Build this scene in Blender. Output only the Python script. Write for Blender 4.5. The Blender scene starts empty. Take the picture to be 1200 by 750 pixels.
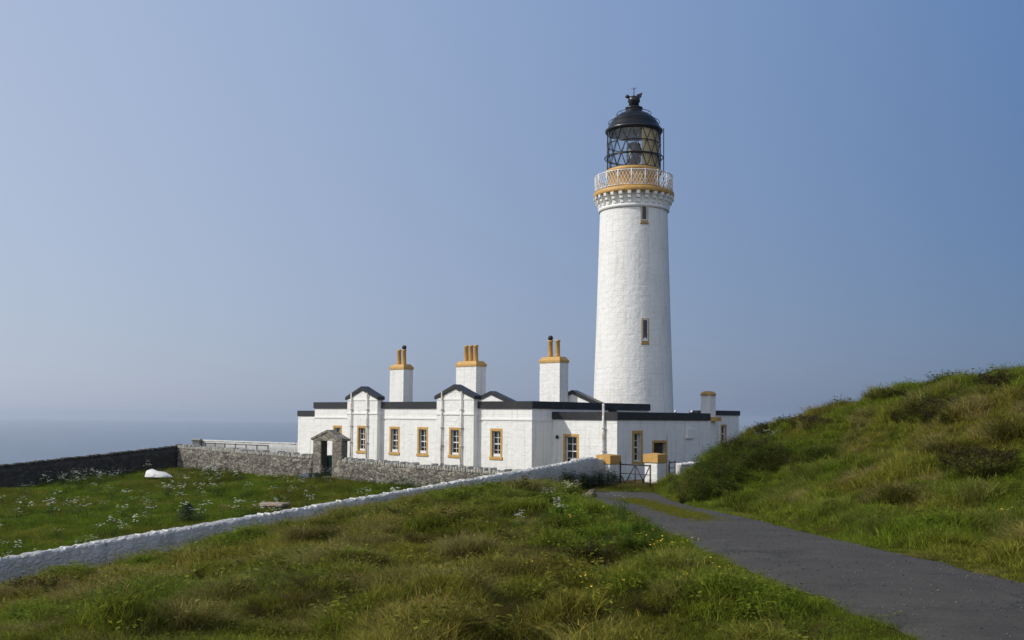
import bpy, bmesh, math, random
import numpy as np
from mathutils import Vector, Matrix
random.seed(7)
RNG = np.random.default_rng(11)
S = bpy.context.scene
COL = S.collection
R = math.radians

# ------------------------------------------------------------------ camera
EYE = 3.2                      # eye height above the courtyard (z = 0), metres
FPX = 1200.0                   # focal length in photo pixels (photo 1200 x 750)
PITCH, ROLL = 3.0, 0.5
cam_d = bpy.data.cameras.new('camera')
cam_d.sensor_width = 36.0
cam_d.lens = 36.0 * FPX / 1200.0
cam_d.shift_y = (113.5 - FPX * math.tan(R(PITCH))) / 1200.0
cam_d.clip_start, cam_d.clip_end = 0.1, 80000.0
cam = bpy.data.objects.new('camera', cam_d)
COL.objects.link(cam)
cam.location = (0, 0, EYE)
cam.rotation_euler = (Matrix.Rotation(R(90 + PITCH), 3, 'X') @ Matrix.Rotation(R(ROLL), 3, 'Z')).to_euler()
S.camera = cam

# ------------------------------------------------------------------ sky, sun, exposure
SKY_K = 0.3
SKY_P, SKY_Q, SKY_Q2, SKY_Z = (0.290, 0.340, 0.452), (0.400, 0.394, 0.362), (-0.102, -0.137, -0.211), (-0.270, -0.185, -0.017)
SUN_AZ, SUN_EL = 258.4, 38.0   # clockwise from +Y
world = bpy.data.worlds.new('World')
S.world = world
world.use_nodes = True
wn, wl = world.node_tree.nodes, world.node_tree.links
sky = wn.new('ShaderNodeTexSky')
sky.sky_type = 'NISHITA'
sky.sun_disc = False
sky.sun_elevation = R(SUN_EL)
sky.sun_rotation = R(SUN_AZ)
sky.altitude = 80
sky.air_density = 1.0
sky.dust_density = 1.6
sky.ozone_density = 2.5
SKY_STRENGTH = 0.075
# aerosol light of a hazy day: brighter towards the sun, whiter towards the horizon, added to the clear-air sky
geo_w = wn.new('ShaderNodeTexCoord')
sepw = wn.new('ShaderNodeSeparateXYZ'); wl.new(geo_w.outputs['Generated'], sepw.inputs[0])
zc = wn.new('ShaderNodeMath'); zc.operation = 'MAXIMUM'; wl.new(sepw.outputs[2], zc.inputs[0]); zc.inputs[1].default_value = 0.0
dotw = wn.new('ShaderNodeVectorMath'); dotw.operation = 'DOT_PRODUCT'
wl.new(geo_w.outputs['Generated'], dotw.inputs[0])
dotw.inputs[1].default_value = (math.sin(R(SUN_AZ)) * math.cos(R(SUN_EL)), math.cos(R(SUN_AZ)) * math.cos(R(SUN_EL)), math.sin(R(SUN_EL)))
def vscale(vec, fac):
    m = wn.new('ShaderNodeVectorMath'); m.operation = 'SCALE'
    if hasattr(vec, 'links'): wl.new(vec, m.inputs[0])
    else: m.inputs[0].default_value = vec
    if hasattr(fac, 'links'): wl.new(fac, m.inputs['Scale'])
    else: m.inputs['Scale'].default_value = fac
    return m.outputs[0]
def vadd(a, b, op='ADD'):
    m = wn.new('ShaderNodeVectorMath'); m.operation = op
    for i, v in enumerate((a, b)):
        if hasattr(v, 'links'): wl.new(v, m.inputs[i])
        else: m.inputs[i].default_value = v
    return m.outputs[0]
sq = wn.new('ShaderNodeMath'); sq.operation = 'MULTIPLY'; wl.new(dotw.outputs['Value'], sq.inputs[0]); wl.new(dotw.outputs['Value'], sq.inputs[1])
aer = vadd(SKY_P, vscale(SKY_Q, dotw.outputs['Value']))
aer = vadd(aer, vscale(SKY_Q2, sq.outputs[0]))
aer = vadd(aer, vscale(SKY_Z, zc.outputs[0]))
aer = vadd(aer, (0.03, 0.05, 0.10), 'MAXIMUM')
# added fill light: unseen sky behind the camera is brightened to lift shaded walls
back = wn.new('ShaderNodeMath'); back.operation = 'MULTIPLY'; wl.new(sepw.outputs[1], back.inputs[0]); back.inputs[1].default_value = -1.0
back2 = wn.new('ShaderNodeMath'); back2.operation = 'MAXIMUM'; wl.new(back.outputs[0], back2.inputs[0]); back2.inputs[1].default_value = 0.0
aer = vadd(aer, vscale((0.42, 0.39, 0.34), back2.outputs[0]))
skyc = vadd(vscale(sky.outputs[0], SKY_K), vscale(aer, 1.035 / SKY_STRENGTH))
# the sky overhead is deeper than the hazy band near the horizon
zen = wn.new('ShaderNodeMapRange'); zen.interpolation_type = 'SMOOTHSTEP'
wl.new(sepw.outputs[2], zen.inputs[0])
for i_, v_ in ((1, 0.46), (2, 0.95), (3, 1.0), (4, 0.42)): zen.inputs[i_].default_value = v_
skyc = vscale(skyc, zen.outputs[0])
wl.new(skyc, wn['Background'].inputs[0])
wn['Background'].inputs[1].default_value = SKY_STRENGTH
sun_d = bpy.data.lights.new('sun', 'SUN')
sun_d.energy = 3.2
sun_d.angle = R(0.5)
sun_d.color = (1.0, 0.95, 0.87)
sun = bpy.data.objects.new('sun', sun_d)
COL.objects.link(sun)
L = Vector((math.sin(R(SUN_AZ)) * math.cos(R(SUN_EL)), math.cos(R(SUN_AZ)) * math.cos(R(SUN_EL)), math.sin(R(SUN_EL))))
sun.rotation_euler = L.to_track_quat('Z', 'Y').to_euler()
sun.location = L * 100
S.view_settings.view_transform = 'Standard'
S.view_settings.look = 'None'
S.view_settings.exposure = 0.0
S.view_settings.gamma = 1.0
S.view_settings.use_curve_mapping = False
S.render.engine = 'CYCLES'
S.cycles.max_bounces = 8
S.cycles.transparent_max_bounces = 16
S.cycles.volume_bounces = 1
S.cycles.use_denoising = True
S.cycles.denoiser = 'OPENIMAGEDENOISE'
S.cycles.denoising_input_passes = 'RGB_ALBEDO_NORMAL'
S.cycles.denoising_prefilter = 'NONE'
S.cycles.use_adaptive_sampling = False
S.cycles.sample_clamp_indirect = 4.0
S.cycles.denoiser = "OPENIMAGEDENOISE"
S.cycles.denoising_input_passes = "RGB_ALBEDO_NORMAL"
S.cycles.denoising_prefilter = "ACCURATE"
S.cycles.caustics_reflective = False
S.cycles.caustics_refractive = False

# ------------------------------------------------------------------ material helpers
def new_mat(name):
    m = bpy.data.materials.new(name)
    m.use_nodes = True
    n = m.node_tree.nodes
    return m, n, m.node_tree.links, n['Principled BSDF']

def node(n, t, **kw):
    x = n.new(t)
    for k, v in kw.items():
        if k.startswith('i_'):
            x.inputs[k[2:].replace('_', ' ')].default_value = v
        else:
            setattr(x, k, v)
    return x

def ramp(n, l, src, stops):
    r = n.new('ShaderNodeValToRGB')
    e = r.color_ramp.elements
    while len(e) < len(stops):
        e.new(0.5)
    for i, (p, c) in enumerate(stops):
        e[i].position = p
        e[i].color = (*c, 1) if len(c) == 3 else c
    l.new(src, r.inputs[0])
    return r.outputs[0]

def noise(n, l, vec, scale, detail=4, rough=0.55, dist=0.0):
    t = n.new('ShaderNodeTexNoise')
    t.inputs['Scale'].default_value = scale
    t.inputs['Detail'].default_value = detail
    t.inputs['Roughness'].default_value = rough
    t.inputs['Distortion'].default_value = dist
    if vec is not None:
        l.new(vec, t.inputs['Vector'])
    return t.outputs['Fac']

def mixc(n, l, fac, a, b, mode='MIX'):
    m = n.new('ShaderNodeMix')
    m.data_type = 'RGBA'
    m.blend_type = mode
    for sock, v in ((m.inputs[0], fac), (m.inputs[6], a), (m.inputs[7], b)):
        if hasattr(v, 'links'):
            l.new(v, sock)
        elif isinstance(v, tuple):
            sock.default_value = (*v, 1)
        else:
            sock.default_value = v
    return m.outputs[2]

def math_n(n, l, op, a, b=None):
    m = n.new('ShaderNodeMath')
    m.operation = op
    for i, v in enumerate((a, b)):
        if v is None:
            continue
        if hasattr(v, 'links'):
            l.new(v, m.inputs[i])
        else:
            m.inputs[i].default_value = v
    return m.outputs[0]

def bump(n, l, h, strength, dist, prev=None):
    b = n.new('ShaderNodeBump')
    b.inputs['Strength'].default_value = strength
    b.inputs['Distance'].default_value = dist
    l.new(h, b.inputs['Height'])
    if prev is not None:
        l.new(prev, b.inputs['Normal'])
    return b.outputs[0]

def objco(n):
    return n.new('ShaderNodeTexCoord').outputs['Object']

def simple_mat(name, col, rough=0.6, var=0.25, scale=6.0, metal=0.0, bumps=0.0, stain=None, stain_amt=0.0, stain_scale=2.0):
    m, n, l, p = new_mat(name)
    co = objco(n)
    f = noise(n, l, co, scale)
    lo = tuple(c * (1 - var) for c in col)
    hi = tuple(min(1, c * (1 + var * 0.6)) for c in col)
    c = ramp(n, l, f, [(0.3, lo), (0.7, hi)])
    if stain:
        g = noise(n, l, co, stain_scale, 6, 0.65)
        k = ramp(n, l, g, [(0.5, (0, 0, 0)), (0.72, (stain_amt,) * 3)])
        c = mixc(n, l, k, c, stain)
    l.new(c, p.inputs['Base Color'])
    p.inputs['Roughness'].default_value = rough
    p.inputs['Metallic'].default_value = metal
    if bumps:
        l.new(bump(n, l, noise(n, l, co, scale * 4, 5), bumps, 0.02), p.inputs['Normal'])
    return m

def whitewash(name, mode='xyz', base=(0.82, 0.81, 0.78), course=0.42, length=0.95, strength=0.75, dirt=0.6):
    """painted masonry: coursed stones read through the paint as relief, faint grime and rain streaks"""
    m, n, l, p = new_mat(name)
    co = objco(n)
    sep = n.new('ShaderNodeSeparateXYZ')
    l.new(co, sep.inputs[0])
    comb = n.new('ShaderNodeCombineXYZ')
    if mode == 'round':
        ang = math_n(n, l, 'MULTIPLY', math_n(n, l, 'ARCTAN2', sep.outputs[0], sep.outputs[1]), 2.5)
        l.new(ang, comb.inputs[0])
    else:
        l.new(math_n(n, l, 'ADD', sep.outputs[0], sep.outputs[1]), comb.inputs[0])
    l.new(sep.outputs[2], comb.inputs[1])
    wob = n.new('ShaderNodeTexNoise')
    wob.inputs['Scale'].default_value = 1.7
    l.new(co, wob.inputs['Vector'])
    vm = n.new('ShaderNodeVectorMath'); vm.operation = 'MULTIPLY_ADD'
    l.new(wob.outputs['Color'], vm.inputs[0]); vm.inputs[1].default_value = (0.22, 0.10, 0); l.new(comb.outputs[0], vm.inputs[2])
    br = n.new('ShaderNodeTexBrick')
    br.offset = 0.5
    br.inputs['Scale'].default_value = 1.0
    br.inputs['Mortar Size'].default_value = 0.014
    br.inputs['Mortar Smooth'].default_value = 0.6
    br.inputs['Brick Width'].default_value = length
    br.inputs['Row Height'].default_value = course
    br.inputs['Color1'].default_value = (0.62, 0.62, 0.62, 1)
    br.inputs['Color2'].default_value = (1, 1, 1, 1)
    br.inputs['Mortar'].default_value = (0.52, 0.52, 0.52, 1)
    l.new(vm.outputs[0], br.inputs['Vector'])
    lump = noise(n, l, co, 3.2, 5, 0.6)
    fine = noise(n, l, co, 16, 4, 0.6)
    h = math_n(n, l, 'ADD', math_n(n, l, 'MULTIPLY', br.outputs['Color'], 0.55), math_n(n, l, 'ADD', math_n(n, l, 'MULTIPLY', lump, 1.1), math_n(n, l, 'MULTIPLY', fine, 0.14)))
    l.new(bump(n, l, h, strength, 0.06), p.inputs['Normal'])
    # grime: streaks running down and broad blotches
    mp = n.new('ShaderNodeMapping'); mp.inputs['Scale'].default_value = (5, 5, 0.35)
    l.new(co, mp.inputs['Vector'])
    st = ramp(n, l, noise(n, l, mp.outputs[0], 1.0, 5, 0.6), [(0.52, (0, 0, 0)), (0.78, (dirt,) * 3)])
    bl = ramp(n, l, noise(n, l, co, 0.8, 6, 0.65), [(0.48, (0, 0, 0)), (0.75, (dirt * 0.8,) * 3)])
    c = mixc(n, l, st, base, (0.46, 0.44, 0.39))
    c = mixc(n, l, bl, c, (0.68, 0.67, 0.63))
    l.new(c, p.inputs['Base Color'])
    p.inputs['Roughness'].default_value = 0.62
    return m

M = {}
M['white'] = whitewash('white_masonry_paint')
M['tower'] = whitewash('white_tower_paint', 'round', course=0.36, length=0.8, strength=0.75, dirt=0.55)
M['white_trim'] = simple_mat('white_trim', (0.8, 0.79, 0.76), 0.5, 0.06, 3.0, bumps=0.1)
M['ochre'] = simple_mat('ochre_paint', (0.55, 0.32, 0.085), 0.55, 0.16, 4.0, bumps=0.15, stain=(0.30, 0.20, 0.10), stain_amt=0.5, stain_scale=5)
M['black'] = simple_mat('black_bitumen', (0.016, 0.016, 0.019), 0.42, 0.35, 3.0, bumps=0.12, stain=(0.07, 0.06, 0.05), stain_amt=0.35, stain_scale=1.1)
M['black_paint'] = simple_mat('black_gloss_paint', (0.012, 0.012, 0.014), 0.33, 0.3, 4.0)
M['iron'] = simple_mat('black_iron', (0.018, 0.017, 0.017), 0.5, 0.3, 8.0)
M['roof'] = simple_mat('flat_roof_felt', (0.06, 0.06, 0.065), 0.8, 0.3, 2.0)
M['glass_dark'] = simple_mat('window_glass', (0.022, 0.027, 0.035), 0.06, 0.3, 1.2)
M['blind'] = simple_mat('white_sill_board', (0.75, 0.74, 0.72), 0.6, 0.08, 4.0)
M['blind_tan'] = simple_mat('tan_lantern_blind', (0.78, 0.53, 0.22), 0.7, 0.15, 3.0)
M['lens'] = simple_mat('dark_lens', (0.02, 0.03, 0.045), 0.45, 0.3, 3.0)
M['pipe'] = simple_mat('white_pipe_with_rust', (0.68, 0.66, 0.62), 0.5, 0.1, 3.0, stain=(0.23, 0.10, 0.045), stain_amt=0.95, stain_scale=1.6)
M['door_dark'] = simple_mat('dark_door_paint', (0.03, 0.02, 0.012), 0.5, 0.3, 3.0)
M['green_door'] = simple_mat('green_plastic', (0.02, 0.085, 0.07), 0.4, 0.2, 3.0)
M['concrete'] = simple_mat('grey_concrete', (0.30, 0.29, 0.26), 0.85, 0.35, 5.0, bumps=0.3)
M['far_wall'] = simple_mat('grey_rendered_wall', (0.42, 0.42, 0.41), 0.8, 0.2, 2.5, bumps=0.2)
M['slab'] = simple_mat('weathered_slab', (0.34, 0.25, 0.19), 0.8, 0.3, 4.0, bumps=0.3)
M['rock'] = simple_mat('brown_rock', (0.16, 0.13, 0.10), 0.85, 0.4, 6.0, bumps=0.6)
M['white_rock'] = simple_mat('white_painted_rock', (0.74, 0.73, 0.70), 0.7, 0.12, 4.0, bumps=0.4)
M['dark_cloth'] = simple_mat('dark_blue_plastic', (0.03, 0.045, 0.055), 0.6, 0.3, 5.0)

def rubble_mat(name, cols, scale=3.2, gap=(0.03, 0.028, 0.024), lime=0.0, disp=0.5, lichen=0.75):
    m, n, l, p = new_mat(name)
    co = objco(n)
    mp = n.new('ShaderNodeMapping'); mp.inputs['Scale'].default_value = (1, 1, 1.9)
    l.new(co, mp.inputs['Vector'])
    vo = n.new('ShaderNodeTexVoronoi'); vo.feature = 'F1'
    vo.inputs['Scale'].default_value = scale
    l.new(mp.outputs[0], vo.inputs['Vector'])
    ve = n.new('ShaderNodeTexVoronoi'); ve.feature = 'DISTANCE_TO_EDGE'
    ve.inputs['Scale'].default_value = scale
    l.new(mp.outputs[0], ve.inputs['Vector'])
    sp = n.new('ShaderNodeSeparateColor'); l.new(vo.outputs['Color'], sp.inputs[0])
    c = ramp(n, l, sp.outputs[0], cols)
    f = noise(n, l, co, 14, 5, 0.65)
    c = mixc(n, l, 0.55, c, ramp(n, l, f, [(0.3, (0.4, 0.4, 0.4)), (0.75, (1.35, 1.3, 1.2))]), 'MULTIPLY')
    li = ramp(n, l, noise(n, l, co, 3.1, 6, 0.7), [(0.56, (0, 0, 0)), (0.68, (lichen,) * 3)])
    c = mixc(n, l, li, c, (0.34, 0.33, 0.28))
    edge = ramp(n, l, ve.outputs['Distance'], [(0.01, (1, 1, 1)), (0.09, (0, 0, 0))])
    c = mixc(n, l, edge, c, gap)
    if lime:
        w = ramp(n, l, noise(n, l, co, 2.3, 7, 0.7), [(0.40, (lime,) * 3), (0.66, (lime * 0.35,) * 3)])
        c = mixc(n, l, w, c, (0.52, 0.515, 0.50))
        gr = ramp(n, l, noise(n, l, co, 0.9, 6, 0.7), [(0.45, (0, 0, 0)), (0.7, (0.6,) * 3)])
        c = mixc(n, l, gr, c, (0.33, 0.325, 0.30))
        sp2 = ramp(n, l, noise(n, l, mp.outputs[0], 5.0, 3, 0.6), [(0.62, (0, 0, 0)), (0.70, (0.75,) * 3)])
        c = mixc(n, l, sp2, c, (0.16, 0.155, 0.14))
    l.new(c, p.inputs['Base Color'])
    p.inputs['Roughness'].default_value = 0.9
    h = math_n(n, l, 'ADD', math_n(n, l, 'MINIMUM', ve.outputs['Distance'], 0.25), math_n(n, l, 'MULTIPLY', f, 0.12))
    l.new(bump(n, l, h, disp, 0.12), p.inputs['Normal'])
    return m

M['rubble'] = rubble_mat('grey_rubble', [(0.0, (0.07, 0.064, 0.055)), (0.35, (0.145, 0.132, 0.11)), (0.7, (0.21, 0.19, 0.16)), (1.0, (0.30, 0.28, 0.24))], scale=4.4)
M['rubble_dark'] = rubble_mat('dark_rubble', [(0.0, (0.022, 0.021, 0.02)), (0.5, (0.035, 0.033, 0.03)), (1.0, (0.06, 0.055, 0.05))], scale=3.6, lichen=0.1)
M['limewall'] = rubble_mat('limewashed_rubble', [(0.0, (0.34, 0.33, 0.30)), (1.0, (0.6, 0.59, 0.56))], scale=4.2, gap=(0.26, 0.255, 0.24), lime=0.95, disp=0.7)
M['cope_white'] = simple_mat('limewashed_cope', (0.66, 0.65, 0.62), 0.8, 0.15, 5.0, bumps=0.4, stain=(0.35, 0.34, 0.30), stain_amt=0.6, stain_scale=4)
M['cope_grey'] = simple_mat('grey_cope_stone', (0.46, 0.44, 0.38), 0.9, 0.4, 7.0, bumps=0.5, stain=(0.12, 0.11, 0.09), stain_amt=0.6, stain_scale=3)
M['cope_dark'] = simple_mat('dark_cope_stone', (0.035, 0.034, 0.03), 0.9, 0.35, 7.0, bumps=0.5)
M['dull_ochre'] = simple_mat('dull_ochre_paint', (0.36, 0.24, 0.10), 0.6, 0.2, 5.0, bumps=0.15)
M['gateway_stone'] = rubble_mat('gateway_stone', [(0.0, (0.15, 0.135, 0.11)), (0.5, (0.22, 0.20, 0.165)), (1.0, (0.31, 0.285, 0.24))], scale=1.9, gap=(0.09, 0.083, 0.07), disp=0.6, lichen=0.35)
M['sandstone'] = simple_mat('weathered_sandstone', (0.245, 0.225, 0.19), 0.9, 0.35, 5.0, bumps=0.5, stain=(0.13, 0.12, 0.10), stain_amt=0.7, stain_scale=2.6)

# ------------------------------------------------------------------ mesh helpers
class MB:
    def __init__(s):
        s.v, s.f, s.sm = [], [], []
    def add(s, vs, fs, smooth=False):
        o = len(s.v)
        s.v += [tuple(v) for v in vs]
        s.f += [tuple(i + o for i in f) for f in fs]
        s.sm += [smooth] * len(fs)
        return s
    def box(s, a, b, T=None, ch=0.0):
        x0, y0, z0 = a; x1, y1, z1 = b
        if ch:
            bm = bmesh.new()
            r = bmesh.ops.create_cube(bm, size=1)
            for v in bm.verts:
                v.co = Vector((x0 + (v.co.x + .5) * (x1 - x0), y0 + (v.co.y + .5) * (y1 - y0), z0 + (v.co.z + .5) * (z1 - z0)))
            bmesh.ops.bevel(bm, geom=bm.edges[:], offset=ch, segments=1, affect='EDGES')
            bm.verts.index_update()
            vs = [v.co.copy() for v in bm.verts]; fs = [[v.index for v in f.verts] for f in bm.faces]
            bm.free()
        else:
            vs = [Vector((x, y, z)) for z in (z0, z1) for y in (y0, y1) for x in (x0, x1)]
            fs = [(0, 2, 3, 1), (4, 5, 7, 6), (0, 1, 5, 4), (2, 6, 7, 3), (0, 4, 6, 2), (1, 3, 7, 5)]
        if T: vs = [T(*v) for v in vs]
        return s.add(vs, fs)
    def tube(s, pts, r, k=8, cap=True, smooth=True):
        pts = [Vector(p) for p in pts]
        rs = r if isinstance(r, (list, tuple)) else [r] * len(pts)
        vs, fs = [], []
        ref = None
        for i, p in enumerate(pts):
            d = (pts[min(i + 1, len(pts) - 1)] - pts[max(i - 1, 0)]).normalized()
            if ref is None:
                ref = d.orthogonal().normalized()
            a = (ref - d * ref.dot(d)).normalized(); b = d.cross(a); ref = a
            for j in range(k):
                t = 2 * math.pi * j / k
                vs.append(p + (a * math.cos(t) + b * math.sin(t)) * rs[i])
        for i in range(len(pts) - 1):
            for j in range(k):
                fs.append((i * k + j, i * k + (j + 1) % k, (i + 1) * k + (j + 1) % k, (i + 1) * k + j))
        if cap:
            fs.append(tuple(range(k - 1, -1, -1))); fs.append(tuple((len(pts) - 1) * k + j for j in range(k)))
        return s.add(vs, fs, smooth)
    def lathe(s, prof, k=48, smooth=True, c=(0, 0), caps=(True, True)):
        vs, fs = [], []
        for r, z in prof:
            for j in range(k):
                t = 2 * math.pi * j / k
                vs.append((c[0] + r * math.cos(t), c[1] + r * math.sin(t), z))
        for i in range(len(prof) - 1):
            for j in range(k):
                fs.append((i * k + j, i * k + (j + 1) % k, (i + 1) * k + (j + 1) % k, (i + 1) * k + j))
        if caps[0]: fs.append(tuple(range(k - 1, -1, -1)))
        if caps[1]: fs.append(tuple((len(prof) - 1) * k + j for j in range(k)))
        return s.add(vs, fs, smooth)
    def prism(s, poly, T, d0, d1):
        """polygon (a, c) extruded along b from d0 to d1; T maps (a, b, c)"""
        n = len(poly)
        vs = [T(a, d0, c) for a, c in poly] + [T(a, d1, c) for a, c in poly]
        fs = [tuple(range(n)), tuple(range(2 * n - 1, n - 1, -1))] + [(i, i + n, (i + 1) % n + n, (i + 1) % n) for i in range(n)]
        return s.add(vs, fs)
    def build(s, name, mat, parent=None, loc=None):
        me = bpy.data.meshes.new(name)
        me.from_pydata(s.v, [], s.f)
        me.polygons.foreach_set('use_smooth', s.sm)
        bm = bmesh.new(); bm.from_mesh(me)
        bmesh.ops.recalc_face_normals(bm, faces=bm.faces[:])
        bm.to_mesh(me); bm.free()
        me.materials.append(mat)
        o = bpy.data.objects.new(name, me)
        COL.objects.link(o)
        if parent: o.parent = parent
        if loc is not None: o.location = loc
        return o

def empty(name, loc=(0, 0, 0), rz=0.0):
    o = bpy.data.objects.new(name, None)
    o.empty_display_size = 0.3
    COL.objects.link(o)
    o.location = loc; o.rotation_euler = (0, 0, rz)
    return o

def tag(o, label=None, cat=None, group=None, kind=None):
    if label: o['label'] = label
    if cat: o['category'] = cat
    if group: o['group'] = group
    if kind: o['kind'] = kind
    return o

# house axes: u along the long facade towards the camera's right, v into the house
TH = math.atan2(-0.678, 0.735)
U = Vector((math.cos(TH), math.sin(TH), 0))
V = Vector((-math.sin(TH), math.cos(TH), 0))
CORNER = Vector((1.12, 56.0, 0))          # near corner of the main block
GATEWAY = Vector((-9.36, 53.0, 0))        # stone gateway in the garden wall
def hw(x, y, z=0.0, o=CORNER):
    return o + U * x + V * y + Vector((0, 0, z))

# pixel ray -> point (used only to measure where things stand)
CAMM = cam.rotation_euler.to_matrix()
def ray(px, py):
    x = (px - 600) / FPX; y = (375 - py) / FPX + cam_d.shift_y * 1200 / FPX
    d = CAMM @ Vector((x, y, -1))
    return d / d.y
def at(px, py, depth):
    return Vector((0, 0, EYE)) + ray(px, py) * depth

# ------------------------------------------------------------------ noise for terrain (numpy)
def vnoise(x, y, seed=0):
    xi, yi = np.floor(x).astype(np.int64), np.floor(y).astype(np.int64)
    fx, fy = x - xi, y - yi
    fx = fx * fx * (3 - 2 * fx); fy = fy * fy * (3 - 2 * fy)
    def h(a, b):
        n = (a * 374761393 + b * 668265263 + seed * 974711) & 0x7fffffff
        n = ((n ^ (n >> 13)) * 1274126177) & 0x7fffffff
        return ((n ^ (n >> 16)) & 0xffff) / 65535.0
    return (h(xi, yi) * (1 - fx) + h(xi + 1, yi) * fx) * (1 - fy) + (h(xi, yi + 1) * (1 - fx) + h(xi + 1, yi + 1) * fx) * fy
def fbm(x, y, seed=0, o=4):
    t, a = 0, 0.5
    for i in range(o):
        t = t + a * vnoise(x, y, seed + i * 17); a *= 0.5; x, y = x * 2.03 + 5.3, y * 2.03 + 9.1
    return t
def sstep(a, b, x):
    t = np.clip((x - a) / (b - a), 0, 1)
    return t * t * (3 - 2 * t)

# ------------------------------------------------------------------ terrain height field
# the track ends in grass at the gate
ROAD_Y = np.array([-40, 0, 7.7, 11, 13.7, 18, 23, 27, 30, 36, 42, 46, 50, 70])
ROAD_Z = np.array([2.1, 1.7, 1.55, 1.5, 1.4, 1.2, 1.0, 0.8, 0.65, 0.36, 0.12, 0.0, -0.1, -0.1])
def road_c(y):
    return np.interp(y, [-40, 0, 7.7, 12, 20, 30, 36, 41, 45, 50, 70], [4.3, 4.5, 4.4, 4.14, 4.12, 4.2, 4.15, 4.3, 4.7, 7.0, 9.0])
def road_w(y):
    return np.interp(y, [0, 7.7, 12, 30, 36, 41, 45, 70], [1.2, 1.2, 1.33, 1.15, 1.5, 1.75, 1.5, 1.4])
def road_z(y):
    return np.interp(y, ROAD_Y, ROAD_Z)
# outside of the garden: knoll on the left of the road, hill on the right
OUT = [(0, 0, 1.6), (-4, 3, 1.55), (-3.8, 7.6, 1.47), (-1.9, 7.6, 1.52), (0, 7.6, 1.55), (1.6, 7.8, 1.55), (-9, 3, 1.1), (-15, 5, 0.3), (-14, 15, -0.3),
       (0, 20, 1.02), (0, 11.5, 1.37), (-4.2, 17, 0.88), (-2.6, 10.5, 1.36), (-5.4, 13, 0.95), (-4.2, 10, 1.26), (-7.4, 15, 0.45),
       (-13.2, 26.4, -1.15), (-9.8, 30.2, -0.68), (-5.3, 35.4, 0.0), (-1.33, 39.9, 0.5), (1.4, 43, 0.46), (3.4, 45.3, 0.3),
       (0.2, 35, 1.02), (-2.8, 34, 0.60), (1.5, 33, 0.92), (0, 28, 1.0), (-4.5, 26, 0.62), (-8.5, 24, 0.05), (-11, 20, -0.2), (1.6, 24, 1.12), (1.9, 16, 1.36), (2.2, 40, 0.5),
       (14, 30, 4.6), (15.5, 30.5, 4.95), (12.65, 33, 3.92), (11.2, 35, 3.75), (10.05, 36, 3.2), (9.2, 38, 2.82), (8.6, 39, 2.5), (7.83, 40, 1.9), (6.9, 40.5, 1.0), (6.3, 40, 0.35),
       (8, 16, 1.79), (11, 22, 3.05), (7.1, 17, 1.66), (8, 24, 1.84), (6.3, 19, 1.47), (10, 24, 2.62), (8, 32, 1.4), (6.6, 26.5, 1.0), (6, 12, 1.56), (6, 14, 1.5), (8, 12, 1.9), (10, 14, 2.5),
       (8, 5, 2.1), (12, 9, 3.0), (10, 0, 2.3), (14, 18, 3.7), (18, 26, 5.2), (20, 33, 5.3), (24, 22, 5.8), (16, 39, 3.9), (12, 44, 2.6), (9.4, 45.5, 1.0), (11, 50, 0.5), (16, 52, 1.0), (24, 45, 3.5),
       (30, 60, 2.0), (40, 30, 6), (6, -15, 2.2), (-10, -15, 1.4), (30, -10, 4), (60, 50, 3), (60, 0, 5),
       (7.4, 49, -0.05), (8, 54, -0.25), (5, 50, -0.25), (0, 50, -0.05), (9, 60, -0.2), (0, 62, 0), (-10, 60, 0), (-20, 72, -0.1), (10, 76, -0.2), (-10, 85, -0.3), (14, 66, 0.1), (22, 70, 0.5), (-25, 85, -0.6)]
OUT = np.array(OUT, float)
# leave room for the height of the grass
near_wall = (OUT[:, 0] < 2.6) & (OUT[:, 1] > 12) & (OUT[:, 1] < 46)
OUT[near_wall, 2] -= 0.16 + 0.24 * (OUT[near_wall, 0] < -5) + 0.06 * (OUT[near_wall, 1] > 30)
hill_pts = (OUT[:, 0] > 6.5) & (OUT[:, 1] > 10) & (OUT[:, 1] < 46)
OUT[hill_pts, 2] -= 0.22 + 0.12 * ((OUT[hill_pts, 0] > 12.5) & (OUT[hill_pts, 1] > 27))
def tps_fit(P):
    n = len(P); d = np.hypot(P[:, None, 0] - P[None, :, 0], P[:, None, 1] - P[None, :, 1])
    K = np.where(d > 0, d * d * np.log(d + 1e-12), 0) + np.eye(n) * 0.4
    Q = np.c_[np.ones(n), P[:, :2]]
    A = np.block([[K, Q], [Q.T, np.zeros((3, 3))]])
    return np.linalg.solve(A, np.r_[P[:, 2], 0, 0, 0])
W = tps_fit(OUT)
def tps(x, y):
    sh = x.shape; x, y = x.ravel(), y.ravel(); out = np.empty(len(x))
    for i in range(0, len(x), 20000):
        a, b = x[i:i + 20000], y[i:i + 20000]
        d2 = (a[:, None] - OUT[None, :, 0]) ** 2 + (b[:, None] - OUT[None, :, 1]) ** 2
        out[i:i + 20000] = (0.5 * d2 * np.log(d2 + 1e-9)) @ W[:len(OUT)] + W[-3] + W[-2] * a + W[-1] * b
    return out.reshape(sh)
WHITE_U = 14.7                         # white garden wall lies at this u from the gateway
def uv(x, y):
    dx, dy = x - GATEWAY.x, y - GATEWAY.y
    return dx * U.x + dy * U.y, dx * V.x + dy * V.y
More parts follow.
